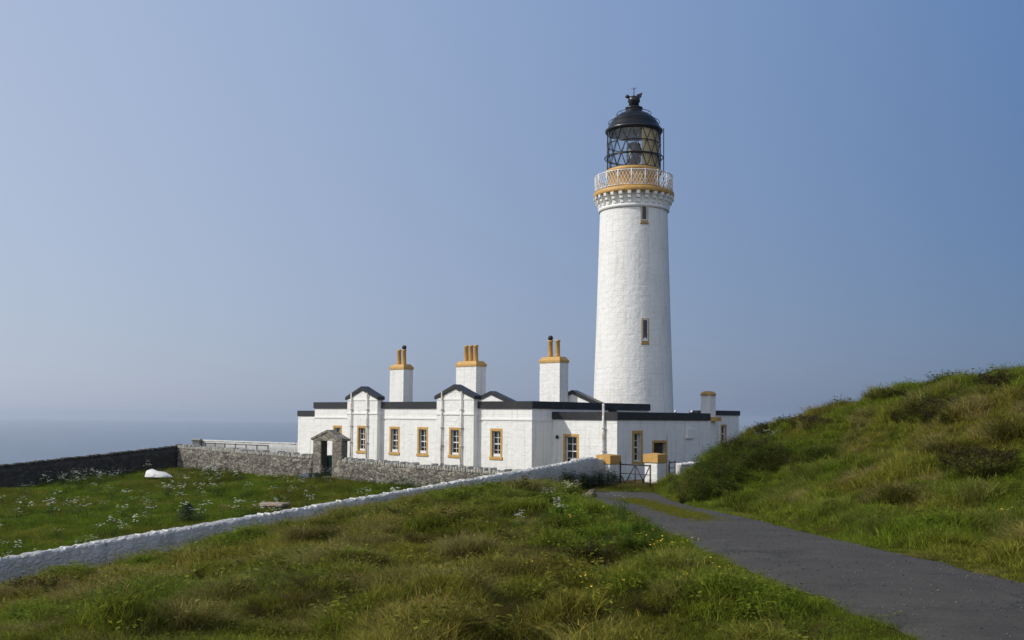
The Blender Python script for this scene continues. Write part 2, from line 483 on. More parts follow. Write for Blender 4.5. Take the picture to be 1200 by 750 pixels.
def height(x, y, bumps=True):
    x, y = np.asarray(x, float), np.asarray(y, float)
    u, v = uv(x, y)
    far = np.hypot(x, y - 30)
    o = tps(np.clip(x, -40, 70), np.clip(y, -35, 95))
    o = o * (1 - sstep(70, 130, far)) + 0.5 * sstep(70, 130, far)
    if bumps:
        amp = sstep(-0.2, 1.0, np.minimum(np.abs(x - road_c(y)) - road_w(y), 48 - y + 100 * (x < -2)))
        tuft = np.clip(fbm(x / 0.62 + 11, y / 0.8, 23, 3) - 0.40, 0, 1)
        o = o + amp * (tuft * 0.95 - 0.11 + (fbm(x / 1.1, y / 1.1, 3) - 0.47) * 0.30 + (fbm(x / 3.4, y / 3.4, 8) - 0.47) * (0.28 + 0.5 * sstep(7, 11, x)))
    g = -0.08 + 0.083 * np.minimum(v, 0)
    if bumps:
        g = g + (fbm(x / 1.5, y / 1.5, 31) - 0.47) * 0.42
    ing = sstep(0.18, -0.18, u - WHITE_U) * sstep(0.5, -0.2, v)
    z = o * (1 - ing) + g * ing
    # road bed
    rw = sstep(0.75, 0.0, np.abs(x - road_c(y)) - road_w(y)) * sstep(45.5, 43.5, y)
    z = z * (1 - rw) + (road_z(y) - 0.035) * rw
    # land ends in cliffs beyond the garden and behind the station
    edge = np.maximum.reduce([-15.0 - 2.5 - u, v - 46.0, -v - 120, u - 150])
    edge = edge + (fbm(x / 9, y / 9, 5) - 0.5) * 5
    drop = np.where(edge > 0, edge * 0.35 + np.maximum(edge - 5, 0) * 1.6, 0)
    return np.maximum(z - drop, -128.0)

def axis(fine0, fine1, step, lo, hi):
    a = [np.arange(fine0, fine1, step)]
    def grow(start, end, sgn):
        out, s, p = [], step, start
        while (end - p) * sgn > 0:
            s = min(s * 1.09, 6); p += s * sgn; out.append(p)
        return np.array(out)
    return np.concatenate([grow(fine0, lo, -1)[::-1], a[0], grow(fine1 - step, hi, 1)])
gx = axis(-24, 17, 0.14, -170, 190)
gy = axis(5, 52, 0.14, -170, 190)
X, Y = np.meshgrid(gx, gy)
Z = height(X, Y)
nx, ny = len(gx), len(gy)
idx = np.arange(nx * ny).reshape(ny, nx)
F = np.stack([idx[:-1, :-1], idx[:-1, 1:], idx[1:, 1:], idx[1:, :-1]], -1).reshape(-1, 4)
def np_mesh(name, verts, faces, mat, smooth=True):
    me = bpy.data.meshes.new(name)
    me.vertices.add(len(verts)); me.vertices.foreach_set('co', np.asarray(verts, np.float32).ravel())
    k = faces.shape[1]
    me.loops.add(faces.size); me.loops.foreach_set('vertex_index', faces.astype(np.int32).ravel())
    me.polygons.add(len(faces)); me.polygons.foreach_set('loop_start', np.arange(0, faces.size, k, dtype=np.int32))
    me.polygons.foreach_set('loop_total', np.full(len(faces), k, np.int32))
    me.polygons.foreach_set('use_smooth', np.full(len(faces), smooth))
    me.update(calc_edges=True); me.validate()
    if mat: me.materials.append(mat)
    o = bpy.data.objects.new(name, me); COL.objects.link(o)
    return o

def ground_mat():
    m, n, l, p = new_mat('turf_soil')
    co = objco(n)
    a = noise(n, l, co, 0.55, 6, 0.6)
    b = noise(n, l, co, 5.0, 6, 0.65)
    c = ramp(n, l, a, [(0.3, (0.034, 0.040, 0.008)), (0.5, (0.052, 0.056, 0.011)), (0.7, (0.080, 0.068, 0.020))])
    c = mixc(n, l, 0.6, c, ramp(n, l, b, [(0.3, (0.45, 0.45, 0.4)), (0.7, (1.3, 1.25, 1.1))]), 'MULTIPLY')
    geo = n.new('ShaderNodeNewGeometry'); sx = n.new('ShaderNodeSeparateXYZ'); l.new(geo.outputs['Normal'], sx.inputs[0])
    sp_ = n.new('ShaderNodeSeparateXYZ'); l.new(co, sp_.inputs[0])
    low = math_n(n, l, 'LESS_THAN', sp_.outputs[2], -5.0)
    cl = math_n(n, l, 'MULTIPLY', low, ramp(n, l, sx.outputs[2], [(0.55, (1, 1, 1)), (0.75, (0, 0, 0))]))
    c = mixc(n, l, cl, c, (0.12, 0.11, 0.10))
    l.new(c, p.inputs['Base Color'])
    p.inputs['Roughness'].default_value = 1.0
    p.inputs['Specular IOR Level'].default_value = 0.0
    l.new(bump(n, l, b, 0.8, 0.1), p.inputs['Normal'])
    return m
ground = np_mesh('ground', np.stack([X, Y, Z], -1).reshape(-1, 3), F, ground_mat())
tag(ground, 'grassy headland of knoll, hillside and walled meadow', 'ground', kind='structure')
def gz(x, y):
    return float(height(np.array([x]), np.array([y]))[0])
def hit(px, py, d0=4.0, d1=90.0):
    """where the sight line through a photo pixel meets the ground"""
    r = ray(px, py); t = np.arange(d0, d1, 0.05)
    z = EYE + r.z * t
    h = height(r.x * t, t)
    if not (z <= h).any():
        return None
    k = np.argmax(z <= h)
    return Vector((r.x * t[k], t[k], h[k]))

# ------------------------------------------------------------------ road
def road_mat():
    m, n, l, p = new_mat('worn_asphalt')
    co = objco(n)
    a = noise(n, l, co, 34, 6, 0.8)
    b = noise(n, l, co, 1.3, 8, 0.7)
    c = ramp(n, l, b, [(0.32, (0.040, 0.036, 0.030)), (0.68, (0.074, 0.066, 0.055))])
    c = mixc(n, l, 0.7, c, ramp(n, l, a, [(0.34, (0.35, 0.35, 0.35)), (0.68, (1.6, 1.55, 1.48))]), 'MULTIPLY')
    at_ = n.new('ShaderNodeAttribute'); at_.attribute_name = 'moss'
    g = noise(n, l, co, 3.0, 6, 0.7)
    k = math_n(n, l, 'ADD', at_.outputs['Fac'], math_n(n, l, 'MULTIPLY', math_n(n, l, 'SUBTRACT', g, 0.5), 1.3))
    k = ramp(n, l, k, [(0.42, (0, 0, 0)), (0.62, (0.9,) * 3)])
    c = mixc(n, l, k, c, mixc(n, l, a, (0.085, 0.080, 0.022), (0.15, 0.13, 0.05)))
    at2 = n.new('ShaderNodeAttribute'); at2.attribute_name = 'patch'
    c = mixc(n, l, at2.outputs['Fac'], c, (0.03, 0.03, 0.035))
    l.new(c, p.inputs['Base Color'])
    cr = n.new('ShaderNodeTexVoronoi'); cr.feature = 'DISTANCE_TO_EDGE'; cr.inputs['Scale'].default_value = 0.55
    wv = n.new('ShaderNodeTexNoise'); wv.inputs['Scale'].default_value = 1.8; wv.inputs['Detail'].default_value = 5; l.new(co, wv.inputs['Vector'])
    av = n.new('ShaderNodeVectorMath'); av.operation = 'MULTIPLY_ADD'; l.new(wv.outputs['Color'], av.inputs[0]); av.inputs[1].default_value = (.9, .9, 0); l.new(co, av.inputs[2]); l.new(av.outputs[0], cr.inputs['Vector'])
    crk = ramp(n, l, cr.outputs['Distance'], [(0.010, (.8,) * 3), (0.024, (0, 0, 0))])
    crk = math_n(n, l, 'MULTIPLY', crk, ramp(n, l, noise(n, l, co, 0.5, 3), [(0.45, (0, 0, 0)), (0.6, (1, 1, 1))]))
    c = mixc(n, l, crk, c, (0.025, 0.024, 0.022))
    l.new(c, p.inputs['Base Color'])
    p.inputs['Roughness'].default_value = 0.88
    l.new(bump(n, l, a, 0.5, 0.02), p.inputs['Normal'])
    return m
ry = np.arange(-35, 44.2, 0.2); rt = np.linspace(-1, 1, 25)
RT, RY = np.meshgrid(rt, ry)
edge_wob = (fbm(RY * 1.3, RT * 0 + 3 * np.sign(RT), 77) - 0.47) * 0.30 * np.abs(RT) ** 6 * np.sign(RT)
RX = road_c(RY) + RT * (road_w(RY) + 0.03) + edge_wob
RZ = road_z(RY) + 0.02 * (1 - RT ** 2) - 0.035 * np.abs(RT) ** 8
ri = np.arange(RX.size).reshape(RX.shape)
RF = np.stack([ri[:-1, :-1], ri[:-1, 1:], ri[1:, 1:], ri[1:, :-1]], -1).reshape(-1, 4)
road = np_mesh('road', np.stack([RX, RY, RZ], -1).reshape(-1, 3), RF, road_mat())
moss = sstep(20.5, 23, RY) * sstep(38, 33, RY) * np.exp(-((RT + 0.05) / 0.34) ** 2) * 0.75 + 0.40 * np.abs(RT) ** 12
a_ = road.data.attributes.new('moss', 'FLOAT', 'POINT'); a_.data.foreach_set('value', moss.astype(np.float32).ravel())
pc = np.exp(-(((RX - 5.0) / 0.35) ** 2 + ((RY - 22.0) / 0.35) ** 2) ** 2)
a_ = road.data.attributes.new('patch', 'FLOAT', 'POINT'); a_.data.foreach_set('value', (pc * 0.8).astype(np.float32).ravel())
tag(road, 'narrow grey asphalt track running up to the gate', 'road', kind='structure')

# ------------------------------------------------------------------ sea and haze
def sea_mat():
    m, n, l, p = new_mat('sea_water')
    co = objco(n)
    p.inputs['Base Color'].default_value = (0.012, 0.045, 0.085, 1)
    p.inputs['Roughness'].default_value = 0.25
    w = math_n(n, l, 'ADD', noise(n, l, co, 0.05, 6, 0.65), noise(n, l, co, 0.004, 3))
    l.new(bump(n, l, w, 0.5, 6.0), p.inputs['Normal'])
    return m
SEA_R = 18000
sea = MB().add([(-SEA_R, -SEA_R, 0), (SEA_R, -SEA_R, 0), (SEA_R, SEA_R, 0), (-SEA_R, SEA_R, 0)], [(0, 1, 2, 3)]).build('sea', sea_mat(), loc=(0, 0, -120))
tag(sea, 'calm blue sea fading into haze at the horizon', 'sea', kind='structure')
hz = MB().box((-SEA_R - 500, -SEA_R - 500, -129.5), (SEA_R + 500, SEA_R + 500, 31)).build('haze', None or bpy.data.materials.new('sea_haze'))
hm = hz.data.materials[0]; hm.use_nodes = True
hn, hl = hm.node_tree.nodes, hm.node_tree.links
hn.remove(hn['Principled BSDF'])
pv = hn.new('ShaderNodeVolumePrincipled')
pv.inputs['Color'].default_value = (0.86, 0.92, 1.0, 1)
pv.inputs['Density'].default_value = 0.00011
pv.inputs['Anisotropy'].default_value = 0.45
hl.new(pv.outputs[0], hn['Material Output'].inputs['Volume'])
tag(hz, 'thin pale sea haze over the water', 'haze', kind='stuff')
# ------------------------------------------------------------------ lighthouse
def wall_T(kind, off=0.0):
    """local wall frames (a along the wall seen from outside, b outwards, c up)"""
    if kind == 'front':                       # faces -y of the building
        return lambda a, b, c: Vector((a, off - b, c))
    if kind == 'side':                        # faces +x of the building
        return lambda a, b, c: Vector((off + b, a, c))
    if kind == 'back':
        return lambda a, b, c: Vector((-a, off + b, c))
    return lambda a, b, c: Vector((off - b, -a, c))

def wall_face(mb, T, a0, a1, c0, c1, ops=(), depth=0.25):
    As = sorted({a0, a1, *[o[0] for o in ops], *[o[1] for o in ops]})
    Cs = sorted({c0, c1, *[o[2] for o in ops], *[o[3] for o in ops]})
    for i in range(len(As) - 1):
        for j in range(len(Cs) - 1):
            am, cm = (As[i] + As[i + 1]) / 2, (Cs[j] + Cs[j + 1]) / 2
            if any(o[0] < am < o[1] and o[2] < cm < o[3] for o in ops):
                continue
            mb.add([T(As[i], 0, Cs[j]), T(As[i + 1], 0, Cs[j]), T(As[i + 1], 0, Cs[j + 1]), T(As[i], 0, Cs[j + 1])], [(0, 1, 2, 3)])
    for o in ops:
        q = [(o[0], o[2]), (o[1], o[2]), (o[1], o[3]), (o[0], o[3])]
        for k in range(4):
            (a, c), (a2, c2) = q[k], q[(k + 1) % 4]
            mb.add([T(a, 0, c), T(a2, 0, c2), T(a2, -depth, c2), T(a, -depth, c)], [(0, 1, 2, 3)])
        mb.add([T(a, -depth, c) for a, c in q], [(0, 1, 2, 3)])

def ring(mb, T, o, i, b0, b1):
    """rectangular frame: outer o=(a0,a1,c0,c1), inner i, from depth b0 to b1; four butted bars"""
    mb.box((o[0], b0, o[2]), (i[0], b1, o[3]), T)
    mb.box((i[1], b0, o[2]), (o[1], b1, o[3]), T)
    mb.box((i[0], b0, i[3]), (i[1], b1, o[3]), T)
    if i[2] > o[2]:
        mb.box((i[0], b0, o[2]), (i[1], b1, i[2]), T)

def window(parent, T, ac, c0, w, h, cols=2, rows=4, depth=0.22, sw=0.14, sill=True, blind=0.0, frame_mat=None):
    """sash window: painted surround (the part), sash, pane and sill under it. (w, h) is the clear opening"""
    a0, a1, c1 = ac - w / 2, ac + w / 2, c0 + h
    s = MB(); ring(s, T, (a0 - sw, a1 + sw, c0, c1 + sw), (a0, a1, c0, c1), -depth + 0.004, 0.016)
    win = s.build('window', frame_mat or M['ochre'], parent)
    f = MB()
    fw = 0.05
    ring(f, T, (a0 + .003, a1 - .003, c0 + 0.02, c1 - .003), (a0 + fw, a1 - fw, c0 + 0.02 + fw, c1 - fw), -depth + 0.03, -depth + 0.10)
    mid = (c0 + c1) / 2
    f.box((a0 + fw, -depth + 0.035, mid - 0.03), (a1 - fw, -depth + 0.092, mid + 0.03), T)
    for k in range(1, cols):
        x = a0 + fw + (w - 2 * fw) * k / cols
        f.box((x - .014, -depth + .04, c0 + .02 + fw), (x + .014, -depth + .075, mid - .03), T)
        f.box((x - .014, -depth + .04, mid + .03), (x + .014, -depth + .075, c1 - fw), T)
    for half in (0, 1):
        lo, hi = ((c0 + .02 + fw, mid - .03), (mid + .03, c1 - fw))[half]
        n = rows // 2
        for k in range(1, n):
            z = lo + (hi - lo) * k / n
            f.box((a0 + fw, -depth + .043, z - .013), (a1 - fw, -depth + .072, z + .013), T)
    f.build('sash', M['white_trim'], win)
    g = MB().box((a0 + fw * .5, -depth + .048, c0 + .04), (a1 - fw * .5, -depth + .056, c1 - fw * .5), T)
    g.build('pane', M['glass_dark'], win)
    if blind:
        MB().box((a0 + fw, -depth + .11, c0 + .024), (a1 - fw, -depth + .15, c0 + .024 + blind), T).build('sill_board', M['blind'], win)
    if sill:
        MB().box((a0 - sw - .045, -depth + .06, c0 - .16), (a1 + sw + .045, .055, c0 - .002), T, ch=.012).build('sill', frame_mat or M['ochre'], win)
    return win

TPOS = at(742, 470, 68.5); TX, TY = TPOS.x, TPOS.y
def tz(y): return EYE + (489.7 - y) / (FPX / 68.5)
KPX = FPX / 68.5
lh = empty('lighthouse', (TX, TY, 0))
tag(lh, 'tall white round lighthouse tower with black lantern and ochre trimmed gallery', 'lighthouse')
def shaft_r(z):
    t = z / 18.0
    return 2.80 - 0.66 * t + 0.10 * t * t
zs = np.linspace(-0.6, 17.25, 60)
MB().lathe([(shaft_r(z), z) for z in zs], 96).build('shaft', M['tower'], lh)
# gallery: corbel course, corbels, floor
rt_ = shaft_r(17.25)
mb = MB().lathe([(rt_ + .05, 17.0), (rt_ + .13, 17.06), (rt_ + .13, 17.22), (rt_ + .02, 17.26), (rt_ + .02, 18.02)], 72, caps=(False, False))
mb.build('neck', M['white_trim'], lh)
for k in range(28):
    t = 2 * math.pi * k / 28
    ca, sa = math.cos(t), math.sin(t)
    Tc = lambda a, b, c, ca=ca, sa=sa: Vector((b * ca - a * sa, b * sa + a * ca, c))
    prof = [(rt_ - .05, 17.27), (rt_ + .16, 17.30), (rt_ + .17, 17.52), (rt_ + .30, 17.56), (rt_ + .32, 17.76), (rt_ + .43, 17.80), (rt_ + .45, 17.99), (rt_ - .05, 17.99)]
    c = MB(); n = len(prof)
    vs = [Tc(-.11, r, z) for r, z in prof] + [Tc(.11, r, z) for r, z in prof]
    c.add(vs, [tuple(range(n)), tuple(range(2 * n - 1, n - 1, -1))] + [(i, i + n, (i + 1) % n + n, (i + 1) % n) for i in range(n)])
    c.build('corbel', M['white_trim'], lh)
MB().lathe([(1.6, 18.0), (2.66, 18.0), (2.70, 18.06), (2.70, 18.28), (2.62, 18.34), (1.6, 18.35)], 72, caps=(True, True)).build('gallery_floor', M['ochre'], lh)
# railing: lattice between posts
GR, g0, g1 = 2.60, 18.36, 19.40
rl = MB()
for z, r_ in ((g0 + .08, .022), (g1, .035)):
    rl.tube([(GR * math.cos(t), GR * math.sin(t), z) for t in np.linspace(0, 2 * math.pi, 73)], r_, 6, cap=False)
NP = 18
for k in range(NP):
    for q in range(4):
        for sgn in (1, -1):
            ta = 2 * math.pi * (k + (q + (0 if sgn > 0 else 1)) / 4) / NP; tb = ta + sgn * 2 * math.pi * 2 / 4 / NP
            ta2 = ta
            pts = [(GR * math.cos(ta2 + (tb - ta2) * s), GR * math.sin(ta2 + (tb - ta2) * s), g0 + .08 + (g1 - g0 - .08) * s) for s in (0, .5, 1)]
            rl.tube(pts, .018, 4, cap=False)
rail = rl.build('gallery_railing', M['white_trim'], lh)
for k in range(NP):
    t = 2 * math.pi * k / NP
    MB().tube([(GR * math.cos(t), GR * math.sin(t), g0 - .03), (GR * math.cos(t), GR * math.sin(t), g1 + .06)], .036, 6).build('post', M['white_trim'], rail)
# lantern
LR = 1.80
MB().lathe([(1.74, 18.34), (1.74, 19.55), (1.86, 19.60), (1.90, 19.66), (1.90, 19.82), (1.82, 19.86), (1.6, 19.86)], 64, caps=(False, True)).build('lantern_base', M['ochre'], lh)
MB().box((-.36, -1.80, 18.36), (.36, -1.70, 19.4)).build('lantern_door', M['ochre'], lh)
NB, tiers = 16, [19.86, 20.72, 21.62, 22.5]
gb = MB()
for i in range(3):
    for k in range(NB):
        for sgn in (1, -1):
            a0 = 2 * math.pi * (k + (0.5 if i % 2 else 0)) / NB
            a1 = a0 + sgn * math.pi / NB
            p0 = Vector((LR * math.cos(a0), LR * math.sin(a0), tiers[i])); p1 = Vector((LR * math.cos(a1), LR * math.sin(a1), tiers[i + 1]))
            gb.tube([p0, p1], .025, 5, cap=False)
for z, r_ in ((tiers[0], .05), (tiers[1], .04), (tiers[2], .035), (tiers[3] - .02, .06)):
    gb.tube([(LR * math.cos(t), LR * math.sin(t), z) for t in np.linspace(0, 2 * math.pi, 65)], r_, 6, cap=False)
gb.tube([((LR + .16) * math.cos(t), (LR + .16) * math.sin(t), tiers[1] + .02) for t in np.linspace(0, 2 * math.pi, 65)], .035, 6, cap=False)
for k in range(16):
    t = 2 * math.pi * k / 16
    gb.tube([(LR * math.cos(t), LR * math.sin(t), tiers[1]), ((LR + .16) * math.cos(t), (LR + .16) * math.sin(t), tiers[1] + .02)], .02, 4)
gb.build('glazing_bars', M['black_paint'], lh)
def glass_mat():
    m = bpy.data.materials.new('lantern_glass'); m.use_nodes = True
    n, l = m.node_tree.nodes, m.node_tree.links
    n.remove(n['Principled BSDF'])
    tr = n.new('ShaderNodeBsdfTransparent'); tr.inputs[0].default_value = (0.84, 0.88, 0.90, 1)
    gl = n.new('ShaderNodeBsdfGlossy'); gl.inputs['Roughness'].default_value = 0.02
    mx = n.new('ShaderNodeMixShader')
    mx.inputs[0].default_value = 0.07; l.new(tr.outputs[0], mx.inputs[1]); l.new(gl.outputs[0], mx.inputs[2])
    l.new(mx.outputs[0], n['Material Output'].inputs['Surface'])
    return m
M['lantern_glass'] = glass_mat()
MB().lathe([(LR - .04, 19.87), (LR - .04, 22.48)], 64, caps=(False, False)).build('lantern_glass', M['lantern_glass'], lh)
# inside: lens on its pedestal, blinds drawn round the landward part, dark upper drum
MB().lathe([(.22, 19.87), (.22, 20.35), (.46, 20.45), (.50, 20.7), (.45, 20.75), (.52, 20.95), (.47, 21.0), (.53, 21.2), (.48, 21.25), (.51, 21.45), (.45, 21.5), (.46, 21.68), (.26, 21.8), (.1, 21.85)], 32).build('lens', M['lens'], lh)
cv = MB()
t0, t1 = math.radians(-78), math.radians(40)
n = 20
vs = []
for rr in (1.64, 1.66):
    for z in (19.9, 22.45):
        vs += [((rr + .02 * math.sin(k * 2.2)) * math.cos(t0 + (t1 - t0) * k / n), (rr + .02 * math.sin(k * 2.2)) * math.sin(t0 + (t1 - t0) * k / n), z) for k in range(n + 1)]
m_ = n + 1
fs = []
for k in range(n):
    fs += [(k, k + 1, m_ + k + 1, m_ + k), (2 * m_ + k, 3 * m_ + k, 3 * m_ + k + 1, 2 * m_ + k + 1)]
cv.add(vs, fs)
cv.build('lantern_blind', M['blind_tan'], lh)
MB().lathe([(1.62, 22.40), (1.66, 22.46)], 32, caps=(True, True)).build('lantern_ceiling', M['black'], lh)
dome = MB().lathe([(1.86, 22.46), (1.93, 22.50), (1.95, 22.62), (1.86, 22.68), (1.80, 22.76), (1.69, 23.0), (1.54, 23.24), (1.33, 23.48), (1.05, 23.70), (.78, 23.84), (.58, 23.91), (.55, 24.08), (.60, 24.12), (.60, 24.20), (.50, 24.24)], 64).build('dome', M['black_paint'], lh)
hr = MB()
for rr, zz in ((1.72, 23.18), (1.16, 23.80)):
    hr.tube([(rr * math.cos(t), rr * math.sin(t), zz) for t in np.linspace(0, 2 * math.pi, 49)], .022, 5, cap=False)
    for k in range(10):
        t = 2 * math.pi * k / 10
        hr.tube([((rr - .12) * math.cos(t), (rr - .12) * math.sin(t), zz - .16), (rr * math.cos(t), rr * math.sin(t), zz)], .018, 4)
hr.build('dome_handrail', M['black_paint'], lh)
MB().lathe([(.36, 24.2), (.34, 24.55), (.42, 24.62), (.40, 24.86), (.20, 25.0), (.10, 25.04)], 24).build('cowl', M['black_paint'], lh)
vane = MB().tube([(0, 0, 24.95), (0, 0, 25.62)], .03, 6)
vane.tube([(-.50, 0, 24.98), (.50, 0, 25.02)], .035, 6)
vane.tube([(-.17, .1, 25.58), (0, 0, 25.48), (.17, -.1, 25.58)], .014, 5)
vane.add([(.15, .03, 24.70), (.50, .03, 24.95), (.58, .03, 25.28), (.18, .03, 25.12), (.15, -.03, 24.70), (.50, -.03, 24.95), (.58, -.03, 25.28), (.18, -.03, 25.12)],
         [(0, 1, 2, 3), (7, 6, 5, 4), (0, 4, 5, 1), (1, 5, 6, 2), (2, 6, 7, 3), (3, 7, 4, 0)])
vane.lathe([(.02, 24.86), (.13, 24.92), (.15, 24.99), (.1, 25.08), (.02, 25.12)], 12, c=(-.45, 0))
vane.build('wind_vane', M['black_paint'], lh)
# tower ladder on the seaward side of the lantern
ld = MB()
lt = math.radians(-8)
for d in (-.2, .2):
    ld.tube([(2.0 * math.cos(lt) - d * math.sin(lt), 2.0 * math.sin(lt) + d * math.cos(lt), 18.4), (2.0 * math.cos(lt) - d * math.sin(lt), 2.0 * math.sin(lt) + d * math.cos(lt), 22.7)], .03, 5)
for z in np.arange(18.7, 22.6, .35):
    ld.tube([(2.0 * math.cos(lt) - .2 * math.sin(lt), 2.0 * math.sin(lt) + .2 * math.cos(lt), z), (2.0 * math.cos(lt) + .2 * math.sin(lt), 2.0 * math.sin(lt) - .2 * math.cos(lt), z)], .02, 4)
ld.build('lantern_ladder', M['iron'], lh)
# slit windows: an azimuth a little to the right of the camera's side
view_az = math.atan2(-TY, -TX)
for zc0, h_ in ((tz(405.0), 1.55), (tz(266.5), 1.22)):
    ang = view_az + math.radians(17.5)
    r_ = shaft_r(zc0 + h_ / 2)
    ex, ey = Vector((math.cos(ang), math.sin(ang), 0)), Vector((-math.sin(ang), math.cos(ang), 0))
    Tw = lambda a, b, c, ex=ex, ey=ey, r_=r_: ex * (r_ + b) + ey * a + Vector((0, 0, c))
    s = MB(); ring(s, Tw, (-.245, .245, zc0, zc0 + h_ + .05), (-.20, .20, zc0 + .14, zc0 + h_), -.30, .045)
    w_ = s.build('slit_window', M['dull_ochre'], lh)
    MB().box((-.20, -.2, zc0 + .14), (.20, .012, zc0 + h_), Tw).build('pane', M['glass_dark'], w_)
    f = MB(); ring(f, Tw, (-.195, .195, zc0 + .145, zc0 + h_ - .005), (-.15, .15, zc0 + .20, zc0 + h_ - .05), .012, .035)
    f.build('sash', M['white_trim'], w_)
    MB().box((-.29, -.1, zc0 - .09), (.29, .08, zc0 + .002), Tw, ch=.012).build('sill', M['dull_ochre'], w_)

# ------------------------------------------------------------------ keepers' cottage
ZW, ZT = 3.2 + 0.46, 3.2 + 0.87          # top of the white wall, top of the black parapet
house = empty('keepers_cottage', CORNER, TH)
tag(house, 'long white flat-roofed keepers cottage with two pedimented bays and ochre windows', 'cottage')
def on_plane(px, py, o, nrm):
    r = ray(px, py); e = Vector((0, 0, EYE))
    return e + r * ((o - e).dot(nrm) / r.dot(nrm))
def loc_house(p):
    d = p - CORNER
    return Vector((d.dot(U), d.dot(V), p.z))
def fa(px, py=500, off=0.0):            # facade local x / z at a photo pixel (off = projection of a bay)
    return loc_house(on_plane(px, py, CORNER - V * off, V))
XL = fa(368.5).x; XL2 = fa(349).x
BAY = 0.37
TF = wall_T('front', 0.0)
b1 = (fa(406.6, 500, BAY).x, fa(442, 500, BAY).x)
b2 = (fa(511.5, 500, BAY).x, fa(555, 500, BAY).x)
DEP = 11.0
wins = [(fa(462.5).x, 0), (fa(495.5).x, 0), (fa(581.8).x, 0), (fa(395.5).x, 1)]
WZ, WH, WW = fa(581, 535.5).z, 1.46, 0.66
ops = [(x - WW / 2, x + WW / 2, WZ, WZ + WH) for x, k in wins]
body = MB()
wall_face(body, TF, XL, 0, -0.6, ZW, ops)
TS = wall_T('side', 0.0)
wall_face(body, TS, 0, DEP, -0.6, ZW)
wall_face(body, wall_T('back', DEP), 0, -XL, -0.6, ZW)
wall_face(body, wall_T('left', XL), -DEP, 0, -0.6, ZW)
body.build('wall', M['white'], house)
def course_box(mb, x0, x1, y, z, pr=.045, h=.10):
    mb.box((x0, y - pr, z), (x1, y + .05, z + h))
sc_z = fa(600, 492.6).z
st = MB()
for xa, xb in ((XL, b1[0] - .01), (b1[1] + .01, b2[0] - .01), (b2[1] + .01, 0.045)):
    st = MB(); course_box(st, xa, xb, 0, sc_z); st.build('string_course', M['white_trim'], house)
MB().box((-.05, .052, sc_z), (.045, 1.72, sc_z + .10)).build('string_course', M['white_trim'], house)
par = MB()
par.box((XL - .06, -.075, ZW), (.075, .35, ZT)); par.box((-.35, .352, ZW), (.075, DEP + .075, ZT))
par.box((XL - .06, DEP - .35, ZW), (-.352, DEP + .075, ZT)); par.box((XL - .06, .352, ZW), (XL + .35, DEP - .352, ZT))
par.build('parapet', M['black'], house)
MB().box((XL + .352, .352, ZW - .05), (-.352, DEP - .352, ZT - .22)).build('roof', M['roof'], house)
for x, k in wins:
    window(house, TF, x, WZ, WW, WH, 2, 4, blind=.16 if not k else 0)
# low wing at the far left end
ZL, ZLT = fa(358, 487.6).z, fa(358, 481.2).z
lw = MB().box((XL2, .02, -.6), (XL - .003, 6.0, ZL)); lw.build('low_wing', M['white'], house)
MB().box((XL2 - .05, -.03, ZL), (XL - .004, 6.05, ZLT)).build('low_wing_parapet', M['black'], house)
# pedimented bays
def bay(x0, x1):
    yb = -BAY
    ze, zp = fa(520, 467.3, BAY).z, fa(534.7, 455.5, BAY).z
    T = wall_T('front', yb)
    xc = (x0 + x1) / 2
    wz, wh, ww = WZ + .02, WH, .66
    xw = xc + .02
    m = MB()
    wall_face(m, T, x0, x1, -.6, ze, [(xw - ww / 2, xw + ww / 2, wz, wz + wh)])
    # pediment, returns
    m.add([T(x0, 0, ze), T(x1, 0, ze), T(xc, 0, zp)], [(0, 1, 2)])
    for sx in (x0, x1):
        m.add([Vector((sx, yb, -.6)), Vector((sx, .1, -.6)), Vector((sx, .1, ze)), Vector((sx, yb, ze))], [(0, 1, 2, 3)])
    m.add([Vector((x0, .1, -.6)), Vector((x1, .1, -.6)), Vector((x1, .1, ze)), Vector((xc, .1, zp)), Vector((x0, .1, ze))], [(0, 1, 2, 3, 4)])
    b = m.build('bay', M['white'], house)
    c = MB()
    th = .24
    for s, xe in ((-1, x0 - .12), (1, x1 + .12)):
        poly = [(xe, ze - .03), (xe, ze - .03 + th * .8), (xc, zp + th + .02), (xc, zp + .02)]
        c.prism(poly, T, .10, -BAY - .12)
    c.build('pediment_coping', M['black'], b)
    t_ = MB()
    for z, pr in ((ze - .07, .035), (fa(535, 486.2, BAY).z, .05)):
        t_.box((x0 - .0, yb - pr, z), (x1 + pr, yb + .02, z + .09))
        t_.box((x1 - .02, yb + .022, z), (x1 + pr, -.0, z + .09))
    t_.build('bay_moulding', M['white_trim'], b)
    window(house, T, xw, wz, ww, wh, 2, 4, blind=.12)
    for xp in (x0 + (x1 - x0) * .17, x0 + (x1 - x0) * .70):
        p = MB().tube([(xp, yb - .09, -.3), (xp, yb - .09, ze + .42)], .05, 8)
        for z in np.arange(.4, ze, 1.05):
            p.tube([(xp, yb - .09, z), (xp, yb - .09, z + .09)], .075, 8)
            p.box((xp - .12, yb - .07, z + .02), (xp + .12, yb - .01, z + .07))
        p.build('downpipe', M['pipe'], house)
bay(*b1); bay(*b2)
